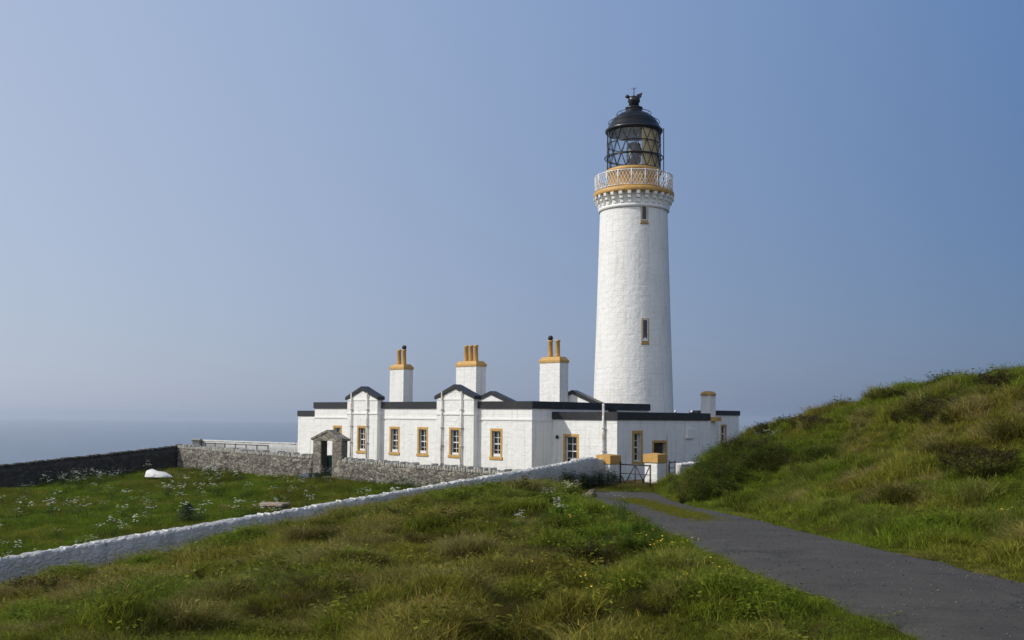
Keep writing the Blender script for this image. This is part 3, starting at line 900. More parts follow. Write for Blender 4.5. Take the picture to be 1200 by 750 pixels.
# chimneys
def chimney(parent, toloc, pxl, pxm, pxr, ptop, depth, pots, dark=()):
    pm = at(pxm, ptop, depth)
    P = toloc(pm)
    wl_, wr_ = None, None
    pl = toloc(on_plane(pxl, ptop, pm, V)); pr = toloc(on_plane(pxr, ptop, pm, U))
    x0, x1, y0, y1, zt = pl.x, P.x, P.y, pr.y, P.z
    ch = MB().box((x0, y0, ZW - .1), (x1, y1, zt)).build('chimney', M['white'], parent)
    c = MB()
    h = .14; o = .045
    c.box((x0 - o, y0 - o, zt), (x1 + o, y1 + o, zt + h))
    i = .12
    vs = [(x0 - o, y0 - o, zt + h), (x1 + o, y0 - o, zt + h), (x1 + o, y1 + o, zt + h), (x0 - o, y1 + o, zt + h),
          (x0 + i, y0 + i, zt + h + .22), (x1 - i, y0 + i, zt + h + .22), (x1 - i, y1 - i, zt + h + .22), (x0 + i, y1 - i, zt + h + .22)]
    c.add(vs, [(4, 5, 6, 7), (0, 1, 5, 4), (1, 2, 6, 5), (2, 3, 7, 6), (3, 0, 4, 7)])
    c.build('chimney_cap', M['ochre'], ch)
    zp = zt + h + .20
    for k in range(pots):
        f = (k + .5) / pots
        px_ = x0 + (x1 - x0) * (.14 + .72 * f); py_ = (y0 + y1) / 2
        p = MB().lathe([(.17, zp), (.16, zp + .1), (.135, zp + .95), (.165, zp + .98), (.165, zp + 1.07), (.12, zp + 1.07), (.11, zp + .8)], 16, c=(px_, py_))
        pot = p.build('chimney_pot', M['ochre'], ch)
        if k in dark:
            q = MB().lathe([(.13, zp + 1.07), (.13, zp + 1.14), (.165, zp + 1.16), (.165, zp + 1.27), (.10, zp + 1.36)], 12, c=(px_, py_))
            q.build('pot_cowl', M['iron'], ch)
chimney(house, loc_house, 457, 473, 484, 432.5, 71.5, 2, (1,))
chimney(house, loc_house, 534.5, 558, 569.5, 429, 66.5, 3)
chimney(house, loc_house, 632.5, 656, 666, 424.5, 62.5, 2, (0,))
# gabled rooflights behind the parapet
def back_gable(px_peak, py_peak, px_r, depth):
    pk = loc_house(at(px_peak, py_peak, depth))
    rr = loc_house(on_plane(px_r, 472, CORNER + V * pk.y, V))
    w = rr.x - pk.x; zb = ZW - .1
    sl = (pk.z - rr.z) / w
    xw = (pk.z - zb) / sl
    T = wall_T('front', pk.y)
    g = MB().prism([(pk.x - xw, zb), (pk.x + xw, zb), (pk.x, pk.z - .12)], T, 0, -.4).build('roof_gable', M['white'], house)
    c = MB()
    for s in (-1, 1):
        c.prism([(pk.x + s * (xw + .1), zb - .05), (pk.x + s * (xw + .1), zb + .18), (pk.x, pk.z + .1), (pk.x, pk.z - .13)], T, .08, -.45)
    c.build('gable_coping', M['black'], g)
back_gable(575.5, 460, 598, 66.0)
back_gable(671, 459, 696, 63.0)

# ------------------------------------------------------------------ entrance annexe
A0 = 1.73
AX = 4.48; AY1 = A0 + 9.06
AZ, AZT = EYE - .12, EYE + .31
annexe = empty('entrance_annexe', hw(0, A0), TH)
tag(annexe, 'lower white flat-roofed annexe with the doorway, just behind the gate', 'annexe')
def loc_ann(p):
    d = p - hw(0, A0)
    return Vector((d.dot(U), d.dot(V), p.z))
AT = wall_T('front', 0.0); AS = wall_T('side', AX)
ANX = lambda px, py: loc_ann(on_plane(px, py, hw(0, A0), V))
ASX = lambda px, py: loc_ann(on_plane(px, py, hw(AX, A0), U))
wx0, wx1 = ANX(662.5, 520).x, ANX(676, 520).x
wz1 = ANX(669, 511.5).z
w1 = (wx0, wx1, wz1 - 1.62, wz1)
s0, s1 = ASX(742.5, 520).y, ASX(751, 520).y
sz1 = ASX(745, 508).z; sz0 = ASX(745, 541).z
d0, d1 = ASX(766, 520).y, ASX(780, 520).y
dz1 = ASX(772, 518.8).z
DL = AY1 - A0
m = MB()
wall_face(m, AT, 0.004, AX, -.8, AZ, [w1])
wall_face(m, AS, 0, DL, -.8, AZ, [(s0, s1, sz0, sz1), (d0, d1, -.35, dz1)], depth=.3)
wall_face(m, wall_T('back', DL), -AX, -.004, -.8, AZ)
m.build('wall', M['white'], annexe)
p_ = MB()
p_.box((.004, -.07, AZ), (AX + .07, .3, AZT)); p_.box((AX - .3, .302, AZ), (AX + .07, DL + .07, AZT)); p_.box((.004, DL - .3, AZ), (AX - .302, DL + .07, AZT))
p_.build('parapet', M['black'], annexe)
MB().box((.004, .302, AZ - .05), (AX - .302, DL - .302, AZT - .2)).build('roof', M['roof'], annexe)
window(annexe, AT, (wx0 + wx1) / 2, w1[2], wx1 - wx0, 1.62, 2, 4)
window(annexe, AS, (s0 + s1) / 2, sz0, s1 - s0, sz1 - sz0, 2, 4, depth=.28, sw=.16)
f = MB(); ring(f, AS, (d0 - .15, d1 + .15, -.35, dz1 + .13), (d0, d1, -.35, dz1), -.296, .018)
dr = f.build('doorway', M['ochre'], annexe)
MB().box((d0 + .01, -.27, -.35), (d1 - .01, -.2, dz1 - .01), AS).build('door', M['door_dark'], dr)
MB().box((.0, -.05, -.8), (AX + .05, -.003, -.12)).box((AX + .003, 0, -.8), (AX + .05, d0 - .16, -.12)).build('plinth', M['ochre'], annexe)
bx0, bx1 = ASX(803, 508).y, ASX(811, 508).y; bz0, bz1 = ASX(807, 514).z, ASX(807, 502.5).z
MB().box((bx0, .003, bz0), (bx1, .16, bz1), AS, ch=.02).build('meter_box', M['white_trim'], annexe)
pp = ANX(708.5, 480)
pi = MB().tube([(pp.x, -.10, -.6), (pp.x, -.10, ANX(708, 473).z)], .07, 10)
for z in (.2, 1.4, 2.6):
    pi.tube([(pp.x, -.10, z), (pp.x, -.10, z + .1)], .09, 10); pi.box((pp.x - .13, -.09, z), (pp.x + .13, -.002, z + .06))
pi.build('downpipe', M['pipe'], annexe)
cb = MB().tube([(AX + .03, ASX(780.8, 500).y, dz1 + .2), (AX + .03, ASX(780.8, 500).y, AZ)], .025, 6); cb.build('conduit', M['white_trim'], annexe)
MB().lathe([(.02, 0), (.09, .02), (.07, .16), (.03, .2)], 10, c=(0, 0)).build('wall_lamp', M['iron'], annexe, loc=(ANX(654, 512).x, -.1, ANX(654, 514).z))

# ------------------------------------------------------------------ store at the far right end
pS = at(843, 486.5, 71.0)
store = empty('store_block', (pS.x, pS.y, 0), TH)
tag(store, 'small white store with black parapet and stubby chimney behind the annexe', 'outbuilding')
loc_st = lambda p: Vector(((p - Vector((pS.x, pS.y, 0))).dot(U), (p - Vector((pS.x, pS.y, 0))).dot(V), p.z))
SS = wall_T('side', 0.0)
SX = lambda px, py: loc_st(on_plane(px, py, Vector((pS.x, pS.y, 0)), U))
ye = SX(866, 490).y
zs0, zs1 = SX(855, 486.8).z, SX(855, 481.3).z
q0, q1 = SX(845.5, 505).y, SX(850.5, 505).y; qz0, qz1 = SX(848, 518).z, SX(848, 499).z
m = MB()
XW = -2.4
wall_face(m, SS, 0, ye, -1, zs0, [(q0, q1, qz0, qz1)])
wall_face(m, wall_T('front', 0), XW, 0, -1, zs0)
wall_face(m, wall_T('back', ye), 0, -XW, -1, zs0)
wall_face(m, wall_T('left', XW), -ye, 0, -1, zs0)
m.build('wall', M['white'], store)
MB().box((XW, -.06, zs0), (.07, ye + .06, zs1)).build('parapet', M['black'], store)
window(store, SS, (q0 + q1) / 2, qz0, q1 - q0, qz1 - qz0, 1, 2, sw=.1)
for px in (793, 812):
    vt = MB()
    pv_ = loc_st(on_plane(px, 482, Vector((pS.x, pS.y, 0)), V))
    vt.tube([(pv_.x, -.08, pv_.z - .02), (pv_.x, -.22, pv_.z - .02)], .09, 8)
    vt.build('overflow_pipe', M['white_trim'], store)
cA = loc_st(at(830, 487, 70.2))
cz = cA.z + (487 - 463.5) * 70.2 / FPX
ch = MB().box((cA.x - .36, cA.y - .36, -.8), (cA.x + .36, cA.y + .36, cz)).build('chimney', M['white'], store)
o_ = .1
MB().lathe([(.50, cz), (.54, cz + .03), (.54, cz + .12), (.40, cz + .24), (.2, cz + .30)], 20, c=(cA.x, cA.y)).build('chimney_cap', M['ochre'], ch)
MB().box((cA.x + .37, cA.y - .3, cA.z - .38), (cA.x + .85, cA.y + .3, cA.z - .1)).build('chimney_ledge', M['ochre'], ch)

# ------------------------------------------------------------------ garden walls
def wall_run(p0, p1, ztop, zbot, thick, mat, name, parent, round_top=0.0, rough=.035, dseg=.22):
    """a stone wall from p0 to p1 (xy); ztop/zbot are functions of the distance along it"""
    p0, p1 = Vector((p0[0], p0[1], 0)), Vector((p1[0], p1[1], 0))
    Lg = (p1 - p0).length; d = (p1 - p0) / Lg; nrm = Vector((d.y, -d.x, 0))
    n = max(2, int(Lg / dseg)); K = 7
    prof = []                       # (side, height fraction)
    for k in range(K): prof.append((1.0 - .12 * k / (K - 1), k / (K - 1)))
    top = [(.55, 1 + .5), (0, 1 + .8), (-.55, 1 + .5)] if round_top else [(0, 1)]
    prof += [(a, b) for a, b in top]
    for k in range(K - 1, -1, -1): prof.append((-(1.0 - .12 * k / (K - 1)), k / (K - 1)))
    m = len(prof); vs, fs = [], []
    for i in range(n + 1):
        s = Lg * i / n; c = p0 + d * s; zt, zb = ztop(s), zbot(s)
        for a, f in prof:
            if f > 1: z = zt + round_top * (f - 1)
            else: z = zb + (zt - zb) * f
            j = (random.random() - .5) * 2 * rough
            q = c + nrm * (a * thick / 2 + j * (1 if abs(a) > .3 else 0)) + Vector((0, 0, z + (random.random() - .5) * rough * (1 if f >= 1 else .3)))
            vs.append(q)
    for i in range(n):
        for k in range(m - 1):
            fs.append((i * m + k, i * m + k + 1, (i + 1) * m + k + 1, (i + 1) * m + k))
    fs += [tuple(range(m - 1, -1, -1)), tuple(n * m + k for k in range(m))]
    mb = MB().add(vs, fs, True)
    return mb.build(name, mat, parent)
def cope_run(p0, p1, ztop, thick, mat, parent, w=(.10, .2), h=(.14, .24), tilt=.16, name='coping', gap=(0.0, .02)):
    p0, p1 = Vector((p0[0], p0[1], 0)), Vector((p1[0], p1[1], 0))
    Lg = (p1 - p0).length; d = (p1 - p0) / Lg; nrm = Vector((d.y, -d.x, 0))
    mb = MB(); s = .02
    while s < Lg - .1:
        ww = random.uniform(*w); hh = random.uniform(*h); t = random.gauss(0, tilt)
        c = p0 + d * (s + ww / 2) + Vector((0, 0, ztop(s)))
        tk = thick / 2 * random.uniform(.9, 1.1)
        def T(a, b, z, c=c, t=t):
            return c + d * (a * math.cos(t) + z * math.sin(t)) + nrm * b + Vector((0, 0, z * math.cos(t) - a * math.sin(t) - .03))
        mb.box((-ww / 2, -tk, 0), (ww / 2, tk, hh), T, ch=min(ww, hh) * .28)
        s += ww + random.uniform(*gap)
    return mb.build(name, mat, parent)
gw = lambda u, v: GATEWAY + U * u + V * v
ZGT = 0.86                                    # top of the rubble wall below its cope
GWL, GWR = -1.18, 1.22                        # gateway extents along the wall
G1u = -15.05
# rubble wall left and right of the gateway
for (ua, ub, lab) in ((G1u - .2, GWL, 'grey rubble wall left of the stone gateway, reaching to the dark wall corner'),
                      (GWR, WHITE_U - .24, 'grey rubble wall right of the stone gateway, running up to the white wall')):
    zt = (lambda s, ua=ua: ZGT - .013 * (s + ua) + .06 * (s + ua < 0))
    w = tag(empty('rubble_wall', gw(ua, 0), 0), lab, 'wall')
    o = gw(ua, 0)
    a, b = (0, 0), tuple((gw(ub, 0) - o).xy)
    wall_run(a, b, zt, lambda s: -.75, .5, M['rubble'], 'wall_stones', w)
    cope_run(a, b, zt, .50, M['cope_grey'], w, w=(.07, .15), h=(.13, .30), tilt=.2, gap=(.01, .07))
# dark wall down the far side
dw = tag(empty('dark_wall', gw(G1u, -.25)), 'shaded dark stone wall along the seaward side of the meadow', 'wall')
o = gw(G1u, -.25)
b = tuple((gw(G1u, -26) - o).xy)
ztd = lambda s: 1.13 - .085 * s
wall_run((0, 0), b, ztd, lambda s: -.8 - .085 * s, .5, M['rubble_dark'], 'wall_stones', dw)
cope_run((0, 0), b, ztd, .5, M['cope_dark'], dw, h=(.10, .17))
# white limewashed wall in front
def zt_white(v):
    return float(np.interp(v, [-34, -22.1, -10.2, 0, 1.2, 2.4, 3.2, 3.7, 4.1], [-1.62, -.68, .26, 1.10, 1.20, 1.36, 1.38, 1.28, 1.12]))
ww_ = tag(empty('white_wall', gw(WHITE_U, -33)), 'long limewashed white stone wall slanting down past the grassy knoll', 'wall')
o = gw(WHITE_U, -33); b = tuple((gw(WHITE_U, 4.05) - o).xy)
wall_run((0, 0), b, lambda s: zt_white(s - 33) - .02, lambda s: zt_white(s - 33) - 2.0, .5, M['limewall'], 'wall_stones', ww_, round_top=.12, rough=.052, dseg=.15)
cope_run((0, 0), b, lambda s: zt_white(s - 33) + .02, .34, M['cope_white'], ww_, w=(.12, .34), h=(.04, .10), tilt=.22, gap=(.0, .25))
# wall to the right of the side gate
PG = lambda px, d: Vector((at(px, 560, d).x, d, 0))
r0 = PG(794, 49.4); r1 = r0 + V * 6.5
rw_ = tag(empty('white_wall', r0), 'short white wall running from the side gate into the hillside', 'wall')
zr = lambda s: EYE - (541.5 - 490.2) * 49.4 / FPX - .15 + .0 * s
wall_run((0, 0), tuple((r1 - r0).xy), zr, lambda s: -.9, .45, M['limewall'], 'wall_stones', rw_)
cope_run((0, 0), tuple((r1 - r0).xy), zr, .47, M['cope_white'], rw_, w=(.14, .28), h=(.12, .17), tilt=.06)

# ------------------------------------------------------------------ stone gateway with bin
ga = empty('stone_gateway', gw(0, 0), TH)
tag(ga, 'small gabled stone gateway standing between the two rubble walls', 'gateway')
D0, D1 = -.2, .2
ox0, ox1, oz0, oz1 = -.50, .44, .05, 1.88
ze_, zp_ = 1.92, 2.38
pl = MB()
pl.box((GWL, D0, -.6), (ox0, D1, oz1), ch=.02).box((ox1, D0, -.6), (GWR, D1, oz1), ch=.02)
pl.build('pillar', M['gateway_stone'], ga)
Tg = wall_T('front', 0)
MB().prism([(GWL - .03, oz1 + .003), (GWR + .03, oz1 + .003), (GWR + .03, ze_), (.02, zp_ - .06), (GWL - .03, ze_)], Tg, -D0 + .02, -D1 - .02).build('pediment', M['gateway_stone'], ga)
rf = MB()
for s, xe in ((-1, GWL - .1), (1, GWR + .1)):
    rf.prism([(xe, ze_ - .02), (xe, ze_ + .09), (.02, zp_ + .07), (.02, zp_ - .055)], Tg, -D0 + .06, -D1 - .06)
rf.build('roof_slab', M['gateway_stone'], ga)
MB().box((ox0 + .002, D0 - .05, -.6), (ox1 - .002, D1, oz0), ch=.02).box((ox0 - .1, D0 - .5, -.7), (ox1 + .1, D0 - .052, -.08), ch=.02).build('step', M['gateway_stone'], ga)
MB().box((ox0 + .004, D0 + .03, oz0 + .01), (ox0 + .04, D1 - .02, oz1 - .01)).build('gate_door', M['door_dark'], ga)
bn = empty('wheelie_bin', gw(-.74, .64) + Vector((0, 0, oz0 - .02)), TH)
tag(bn, 'dark green bin standing in the opening of the stone gateway', 'bin')
bz = MB()
vs = []
for z, hx, hy in ((.06, .22, .25), (.98, .29, .33)):
    vs += [(-hx, -hy, z), (hx, -hy, z), (hx, hy, z), (-hx, hy, z)]
bz.add(vs, [(3, 2, 1, 0), (4, 5, 6, 7), (0, 1, 5, 4), (1, 2, 6, 5), (2, 3, 7, 6), (3, 0, 4, 7)])
bz.box((-.31, -.35, .95), (.31, .35, 1.0), ch=.01)
bz.build('bin_body', M['green_door'], bn)
MB().box((-.32, -.37, 1.002), (.32, .36, 1.07), ch=.02).tube([(-.28, .40, 1.03), (.28, .40, 1.03)], .02, 6).build('lid', M['green_door'], bn)
for s in (-1, 1):
    MB().tube([(s * .25, .27, .10), (s * .31, .27, .10)], .10, 14).build('wheel', M['black'], bn)

# ------------------------------------------------------------------ gate pillars and iron gates
def pillar(px, d, ztop, label):
    p = PG(px, d)
    e = tag(empty('gate_pillar', (p.x, p.y, 0), TH), label, 'gate pillar', 'ochre capped gate pillars')
    h = .36
    MB().box((-h, -h, -.6), (h, h, ztop - .44), ch=.03).build('post', M['white'], e)
    c = MB().box((-h - .05, -h - .05, ztop - .44), (h + .05, h + .05, ztop - .40), ch=.01)
    o = h + .04
    zt = ztop - .06
    c.add([(-o, -o, ztop - .398), (o, -o, ztop - .398), (o, o, ztop - .398), (-o, o, ztop - .398), (-o, -o, zt), (o, -o, zt), (o, o, zt), (-o, o, zt), (0, 0, ztop)],
          [(0, 1, 5, 4), (1, 2, 6, 5), (2, 3, 7, 6), (3, 0, 4, 7), (4, 5, 8), (5, 6, 8), (6, 7, 8), (7, 4, 8), (3, 2, 1, 0)])
    c.build('pillar_cap', M['ochre'], e)
    return p
pA = pillar(713, 46.0, EYE - (531.5 - 489.5) * 46 / FPX, 'white gate pillar with ochre cap at the end of the slanting white wall')
pB = pillar(768, 47.3, EYE - (530.5 - 490.0) * 47.3 / FPX, 'white gate pillar with ochre cap between the field gate and the side gate')
def iron_gate(name, a, b, z0, z1, label, diag=True, bars=4):
    a, b = Vector(a), Vector(b)
    e = tag(empty(name, (a.x, a.y, z0)), label, 'gate')
    d = Vector((b.x - a.x, b.y - a.y, 0)); Lg = d.length; d /= Lg
    P = lambda s, z: d * s + Vector((0, 0, z))
    H = z1 - z0
    m = MB()
    m.tube([P(0, 0), P(0, H + .12)], .038, 6); m.tube([P(Lg, 0), P(Lg, H + .05)], .032, 6)
    for z in (H, .04): m.tube([P(0, z), P(Lg, z)], .030, 6)
    m.build('gate_frame', M['iron'], e)
    r_ = MB()
    for k in range(1, bars): r_.tube([P(0, H * (1 - k / bars) ** 1.15), P(Lg, H * (1 - k / bars) ** 1.15)], .019, 5)
    if diag:
        r_.tube([P(Lg / 2, 0.04), P(Lg / 2, H + .03)], .026, 5)
        q = H * .30
        for a_, b_ in (((Lg * .5, H), (Lg * .2, q)), ((Lg * .5, H), (Lg * .8, q)), ((0.02, H * .55), (Lg * .26, .06)), ((Lg - .02, H), (Lg * .74, q)), ((Lg * .74, q), (Lg * .66, .06))):
            r_.tube([P(*a_), P(*b_)], .024, 5)
    r_.build('gate_bars', M['iron'], e)
    return e
ga0 = at(727, 570, 45.9); gb0 = at(762, 570, 44.6)
iron_gate('field_gate', (ga0.x, ga0.y, 0), (gb0.x, gb0.y, 0), .06, 1.13, 'black iron field gate with crossed braces between the ochre capped pillars', True, 3)
gc0 = at(784, 570, 47.9); gd0 = at(791, 570, 49.2)
iron_gate('side_gate', (gc0.x, gc0.y, 0), (gd0.x, gd0.y, 0), .0, 1.12, 'narrow black iron side gate between a pillar and the short white wall', False, 5)

# ------------------------------------------------------------------ far yard wall, railing
fw0 = at(236, 530, 92); fw1 = at(352, 530, 84)
fwz = EYE - (518 - 485.6) * 88 / FPX
fwl = tag(empty('yard_wall', (fw0.x, fw0.y, 0)), 'low pale grey yard wall with white cope beyond the rubble wall', 'wall')
db = (fw1.x - fw0.x, fw1.y - fw0.y)
wall_run((0, 0), db, lambda s: fwz, lambda s: -2.0, .4, M['far_wall'], 'wall_face', fwl, rough=.01)
cope_run((0, 0), db, lambda s: fwz, .46, M['cope_white'], fwl, w=(.5, .8), h=(.11, .13), tilt=0)
e = tag(empty('stone_post', (fw0.x - .3, fw0.y - .5, 0)), 'short stubby stone post at the left end of the pale yard wall', 'post')
MB().box((-.35, -.3, -1.5), (.35, .3, fwz + .02), ch=.05).build('post_shaft', M['concrete'], e)
MB().box((-.42, -.36, fwz + .022), (.42, .36, fwz + .18), ch=.05).build('post_cap', M['cope_grey'], e)
f0 = at(240, 530, 86); f1 = at(314, 530, 80)
fr = tag(empty('railing', (f0.x, f0.y, 0)), 'black iron railing in front of the pale yard wall', 'railing')
dd = Vector((f1.x - f0.x, f1.y - f0.y, 0)); Lg = dd.length; dd /= Lg
fz = EYE - (520.5 - 485.6) * 83 / FPX
m = MB()
for z in (fz, fz - .45): m.tube([dd * 0 + Vector((0, 0, z)), dd * Lg + Vector((0, 0, z))], .035, 6)
m.build('rail', M['iron'], fr)
for k in range(7):
    p = dd * (Lg * k / 6)
    MB().tube([p + Vector((0, 0, -1.2)), p + Vector((0, 0, fz + .05))], .05, 6).build('post', M['iron'], fr)
mx = MB()
for s in np.arange(.15, Lg * .33, .16):
    mx.tube([dd * s + Vector((0, 0, -.5)), dd * s + Vector((0, 0, fz))], .022, 4)
mx.build('bars', M['iron'], fr)

# ------------------------------------------------------------------ loose things
def lump(name, label, cat, p, sx, sy, sz, mat, rz=0, rough=.25, seed=1, flat=0.0):
    bm = bmesh.new(); bmesh.ops.create_icosphere(bm, subdivisions=4, radius=1)
    rg = random.Random(seed); ph = [rg.uniform(0, 6.28) for _ in range(9)]
    for v in bm.verts:
        c = v.co
        k = 1 + rough * (math.sin(2.1 * c.x + ph[0]) * math.sin(1.7 * c.y + ph[1]) + .6 * math.sin(3.7 * c.y + ph[2] + c.z * 2) * math.sin(3.1 * c.z + ph[3]) + .35 * math.sin(7 * c.x + ph[4]) * math.sin(6 * c.y + ph[5] + 4 * c.z))
        v.co = Vector((c.x * k * sx, c.y * k * sy, max(c.z, -.35) * k * sz))
    vs = [v.co.copy() for v in bm.verts]; fs = [[v.index for v in f.verts] for f in bm.faces]; bm.free()
    o = MB().add(vs, fs, True).build(name, mat, loc=p)
    o.rotation_euler = (0, 0, rz)
    return tag(o, label, cat)
p = hit(182, 564)
m = MB()                                        # long low white painted boat-shaped rock
prof = [(-.95, .05, .06), (-.78, .30, .40), (-.50, .40, .50), (-.1, .44, .40), (.35, .40, .33), (.72, .28, .20), (1.0, .06, .05)]
vs = []
for x, hw_, hh in prof:
    for t in np.linspace(0, math.pi, 9):
        vs.append((x, hw_ * math.cos(t) * (1 + .1 * math.sin(5 * x)), hh * (math.sin(t) ** .8) * (1 + .08 * math.cos(7 * x + 3 * t))))
fs = [(i * 9 + k, i * 9 + k + 1, i * 9 + k + 10, i * 9 + k + 9) for i in range(len(prof) - 1) for k in range(8)]
wr = m.add(vs, fs, True).build('white_boulder', M['white_rock'], loc=p + Vector((0, .5, .2)))
wr.scale = (.85, .85, .85)
wr.rotation_euler = (0, 0, R(-10))
tag(wr, 'low white boulder lying in the walled meadow grass', 'boulder')
p = hit(322, 597.0)
sl = tag(empty('stone_slab', p, R(-18)), 'flat brownish stone slab lying low in the meadow beside the white wall', 'slab')
MB().box((-.55, -.36, .14), (.55, .36, .27), ch=.03).build('slab_top', M['slab'], sl)
for x in (-.38, .36): MB().box((x - .1, -.25, -.2), (x + .1, .25, .138), ch=.02).build('slab_support', M['rock'], sl)
p = gw(-.95, -.75); p.z = gz(p.x, p.y)
lump('dark_sack', 'dark bluish sack lying in the grass before the stone gateway', 'sack', p + Vector((0, 0, .12)), .42, .26, .2, M['dark_cloth'], TH, seed=4)
p = gw(.32, -.95); p.z = gz(p.x, p.y)
lump('black_bag', 'small black bag on the ground at the gateway step', 'bag', p + Vector((0, 0, .2)), .27, .22, .24, M['black'], .3, seed=9)
p = hit(692, 584)
lump('brown_stone', 'small round brown stone beside the track near the gate', 'stone', p + Vector((0, 0, .1)), .22, .2, .22, M['rock'], .5, seed=12)

# ------------------------------------------------------------------ vegetation
def blade_mat(name, rough=0.55, trans=0.42, tip=(1.25, 1.15, 0.9), spec=0.04):
    m = bpy.data.materials.new(name); m.use_nodes = True
    n, l = m.node_tree.nodes, m.node_tree.links
    p = n['Principled BSDF']
    a = n.new('ShaderNodeAttribute'); a.attribute_type = 'INSTANCER'; a.attribute_name = 'tint'
    b = n.new('ShaderNodeAttribute'); b.attribute_name = 'vary'
    c = mixc(n, l, 1.0, a.outputs['Color'], b.outputs['Color'], 'MULTIPLY')
    l.new(c, p.inputs['Base Color'])
    p.inputs['Roughness'].default_value = rough
    p.inputs['Specular IOR Level'].default_value = spec
    t = n.new('ShaderNodeBsdfTranslucent'); l.new(c, t.inputs[0])
    mx = n.new('ShaderNodeMixShader'); mx.inputs[0].default_value = trans
    l.new(p.outputs[0], mx.inputs[1]); l.new(t.outputs[0], mx.inputs[2])
    l.new(mx.outputs[0], n['Material Output'].inputs['Surface'])
    return m
M['blade'] = blade_mat('grass_blade')
M['leaf'] = blade_mat('leaf_green', 0.5, 0.3)
def petal_mat(name, col):
    m, n, l, p = new_mat(name)
    p.inputs['Base Color'].default_value = (*col, 1); p.inputs['Roughness'].default_value = 0.7
    return m
M['stone_chip'] = blade_mat('stone_chip', 0.9, 0.0)
M['petal_white'] = petal_mat('white_petal', (0.60, 0.61, 0.48))
M['petal_yellow'] = petal_mat('yellow_petal', (0.75, 0.50, 0.02))

class Clump:
    def __init__(s): s.v, s.f, s.c, s.m = [], [], [], []
    def strip(s, base, d, up, L, w, bend, col, mi=0, segs=3):
        """curved tapering blade from base, leaning along d"""
        o = len(s.v); side = Vector((-d.y, d.x, 0)).normalized()
        ph = random.random() * 6.28
        side = (side * math.cos(ph * .3) + d * math.sin(ph * .3)).normalized()
        for i in range(segs + 1):
            t = i / segs
            p = base + Vector((0, 0, L * (t - bend * .35 * t * t))) * up + d * (L * (bend * t * t + (1 - up) * t))
            ww = w * (1 - t) ** .6 * .5
            if i < segs:
                s.v += [p - side * ww, p + side * ww]; s.c += [col, col]
            else:
                s.v.append(p); s.c.append(col)
        for i in range(segs - 1):
            s.f.append((o + 2 * i, o + 2 * i + 1, o + 2 * i + 3, o + 2 * i + 2)); s.m.append(mi)
        s.f.append((o + 2 * segs - 2, o + 2 * segs - 1, o + 2 * segs)); s.m.append(mi)
    def leaf(s, p, d, n, L, w, col, mi=0):
        o = len(s.v); side = d.cross(n).normalized()
        s.v += [p, p + d * L * .4 + side * w * .5, p + d * L + n * (-.15 * L), p + d * L * .4 - side * w * .5]
        s.c += [col] * 4; s.f.append((o, o + 1, o + 2, o + 3)); s.m.append(mi)
    def disc(s, p, n, r, k, col, mi=0):
        o = len(s.v); a = n.orthogonal().normalized(); b = n.cross(a)
        for i in range(k):
            t = 6.283 * i / k; s.v.append(p + (a * math.cos(t) + b * math.sin(t)) * r); s.c.append(col)
        s.f.append(tuple(range(o, o + k))); s.m.append(mi)
    def obj(s, name, mats):
        me = bpy.data.meshes.new(name); me.from_pydata([tuple(v) for v in s.v], [], s.f)
        for m in mats: me.materials.append(m)
        me.polygons.foreach_set('material_index', s.m)
        a = me.attributes.new('vary', 'FLOAT_COLOR', 'POINT')
        a.data.foreach_set('color', np.array([(*c, 1) for c in s.c], np.float32).ravel())
        return bpy.data.objects.new(name, me)
def rdir():
    t = random.random() * 6.283
    return Vector((math.cos(t), math.sin(t), 0))
def vcol(lo=.4, hi=1.7, warm=.16):
    k = random.uniform(lo, hi); w = random.uniform(-warm, warm)
    return (k * (1 + w), k, k * (1 - w))
def grass_clump(n, r, h, w, bend, dry=.12, seed_heads=0):
    c = Clump()
    for i in range(n):
        d = rdir(); rr = r * math.sqrt(random.random())
        col = vcol()
        if random.random() < dry: col = (random.uniform(1.3, 1.75), random.uniform(1.15, 1.5), random.uniform(1.4, 2.2))
        out = rdir()
        c.strip(Vector((d.x * rr, d.y * rr, -.06)), (out * .9 + d * .4 + Vector((.18, .05, 0))).normalized(), random.uniform(.78, 1), h * random.uniform(.55, 1.25) + .06, w * random.uniform(.7, 1.3), random.uniform(.15, 1) * bend, col)
    for i in range(seed_heads):
        d = rdir(); b = Vector((d.x * r * .6, d.y * r * .6, -.05)); hh = h * random.uniform(1.15, 1.6)
        col = (random.uniform(1.2, 1.6), random.uniform(1.1, 1.4), random.uniform(1.3, 2.2))
        c.strip(b, rdir(), .95, hh, .0025, .22, col)
        c.strip(b + Vector((0, 0, hh * .8)) * .95, rdir(), .9, hh * .25, .008, .3, col)
    return c
def mound(n, r, h):
    c = Clump()
    for i in range(n):
        d = rdir(); rr = r * math.sqrt(random.random())
        col = vcol(.55, 1.45)
        if random.random() < .3: col = (random.uniform(1.3, 1.8), random.uniform(1.1, 1.45), random.uniform(1.2, 1.8))
        c.strip(Vector((d.x * rr, d.y * rr, -.08)), (d + rdir() * .45 + Vector((.25, .05, 0))).normalized(), random.uniform(.8, 1), h * random.uniform(.6, 1.15) + .08, .0048 * random.uniform(.7, 1.4), random.uniform(.7, 1.7), col, segs=4)
    return c
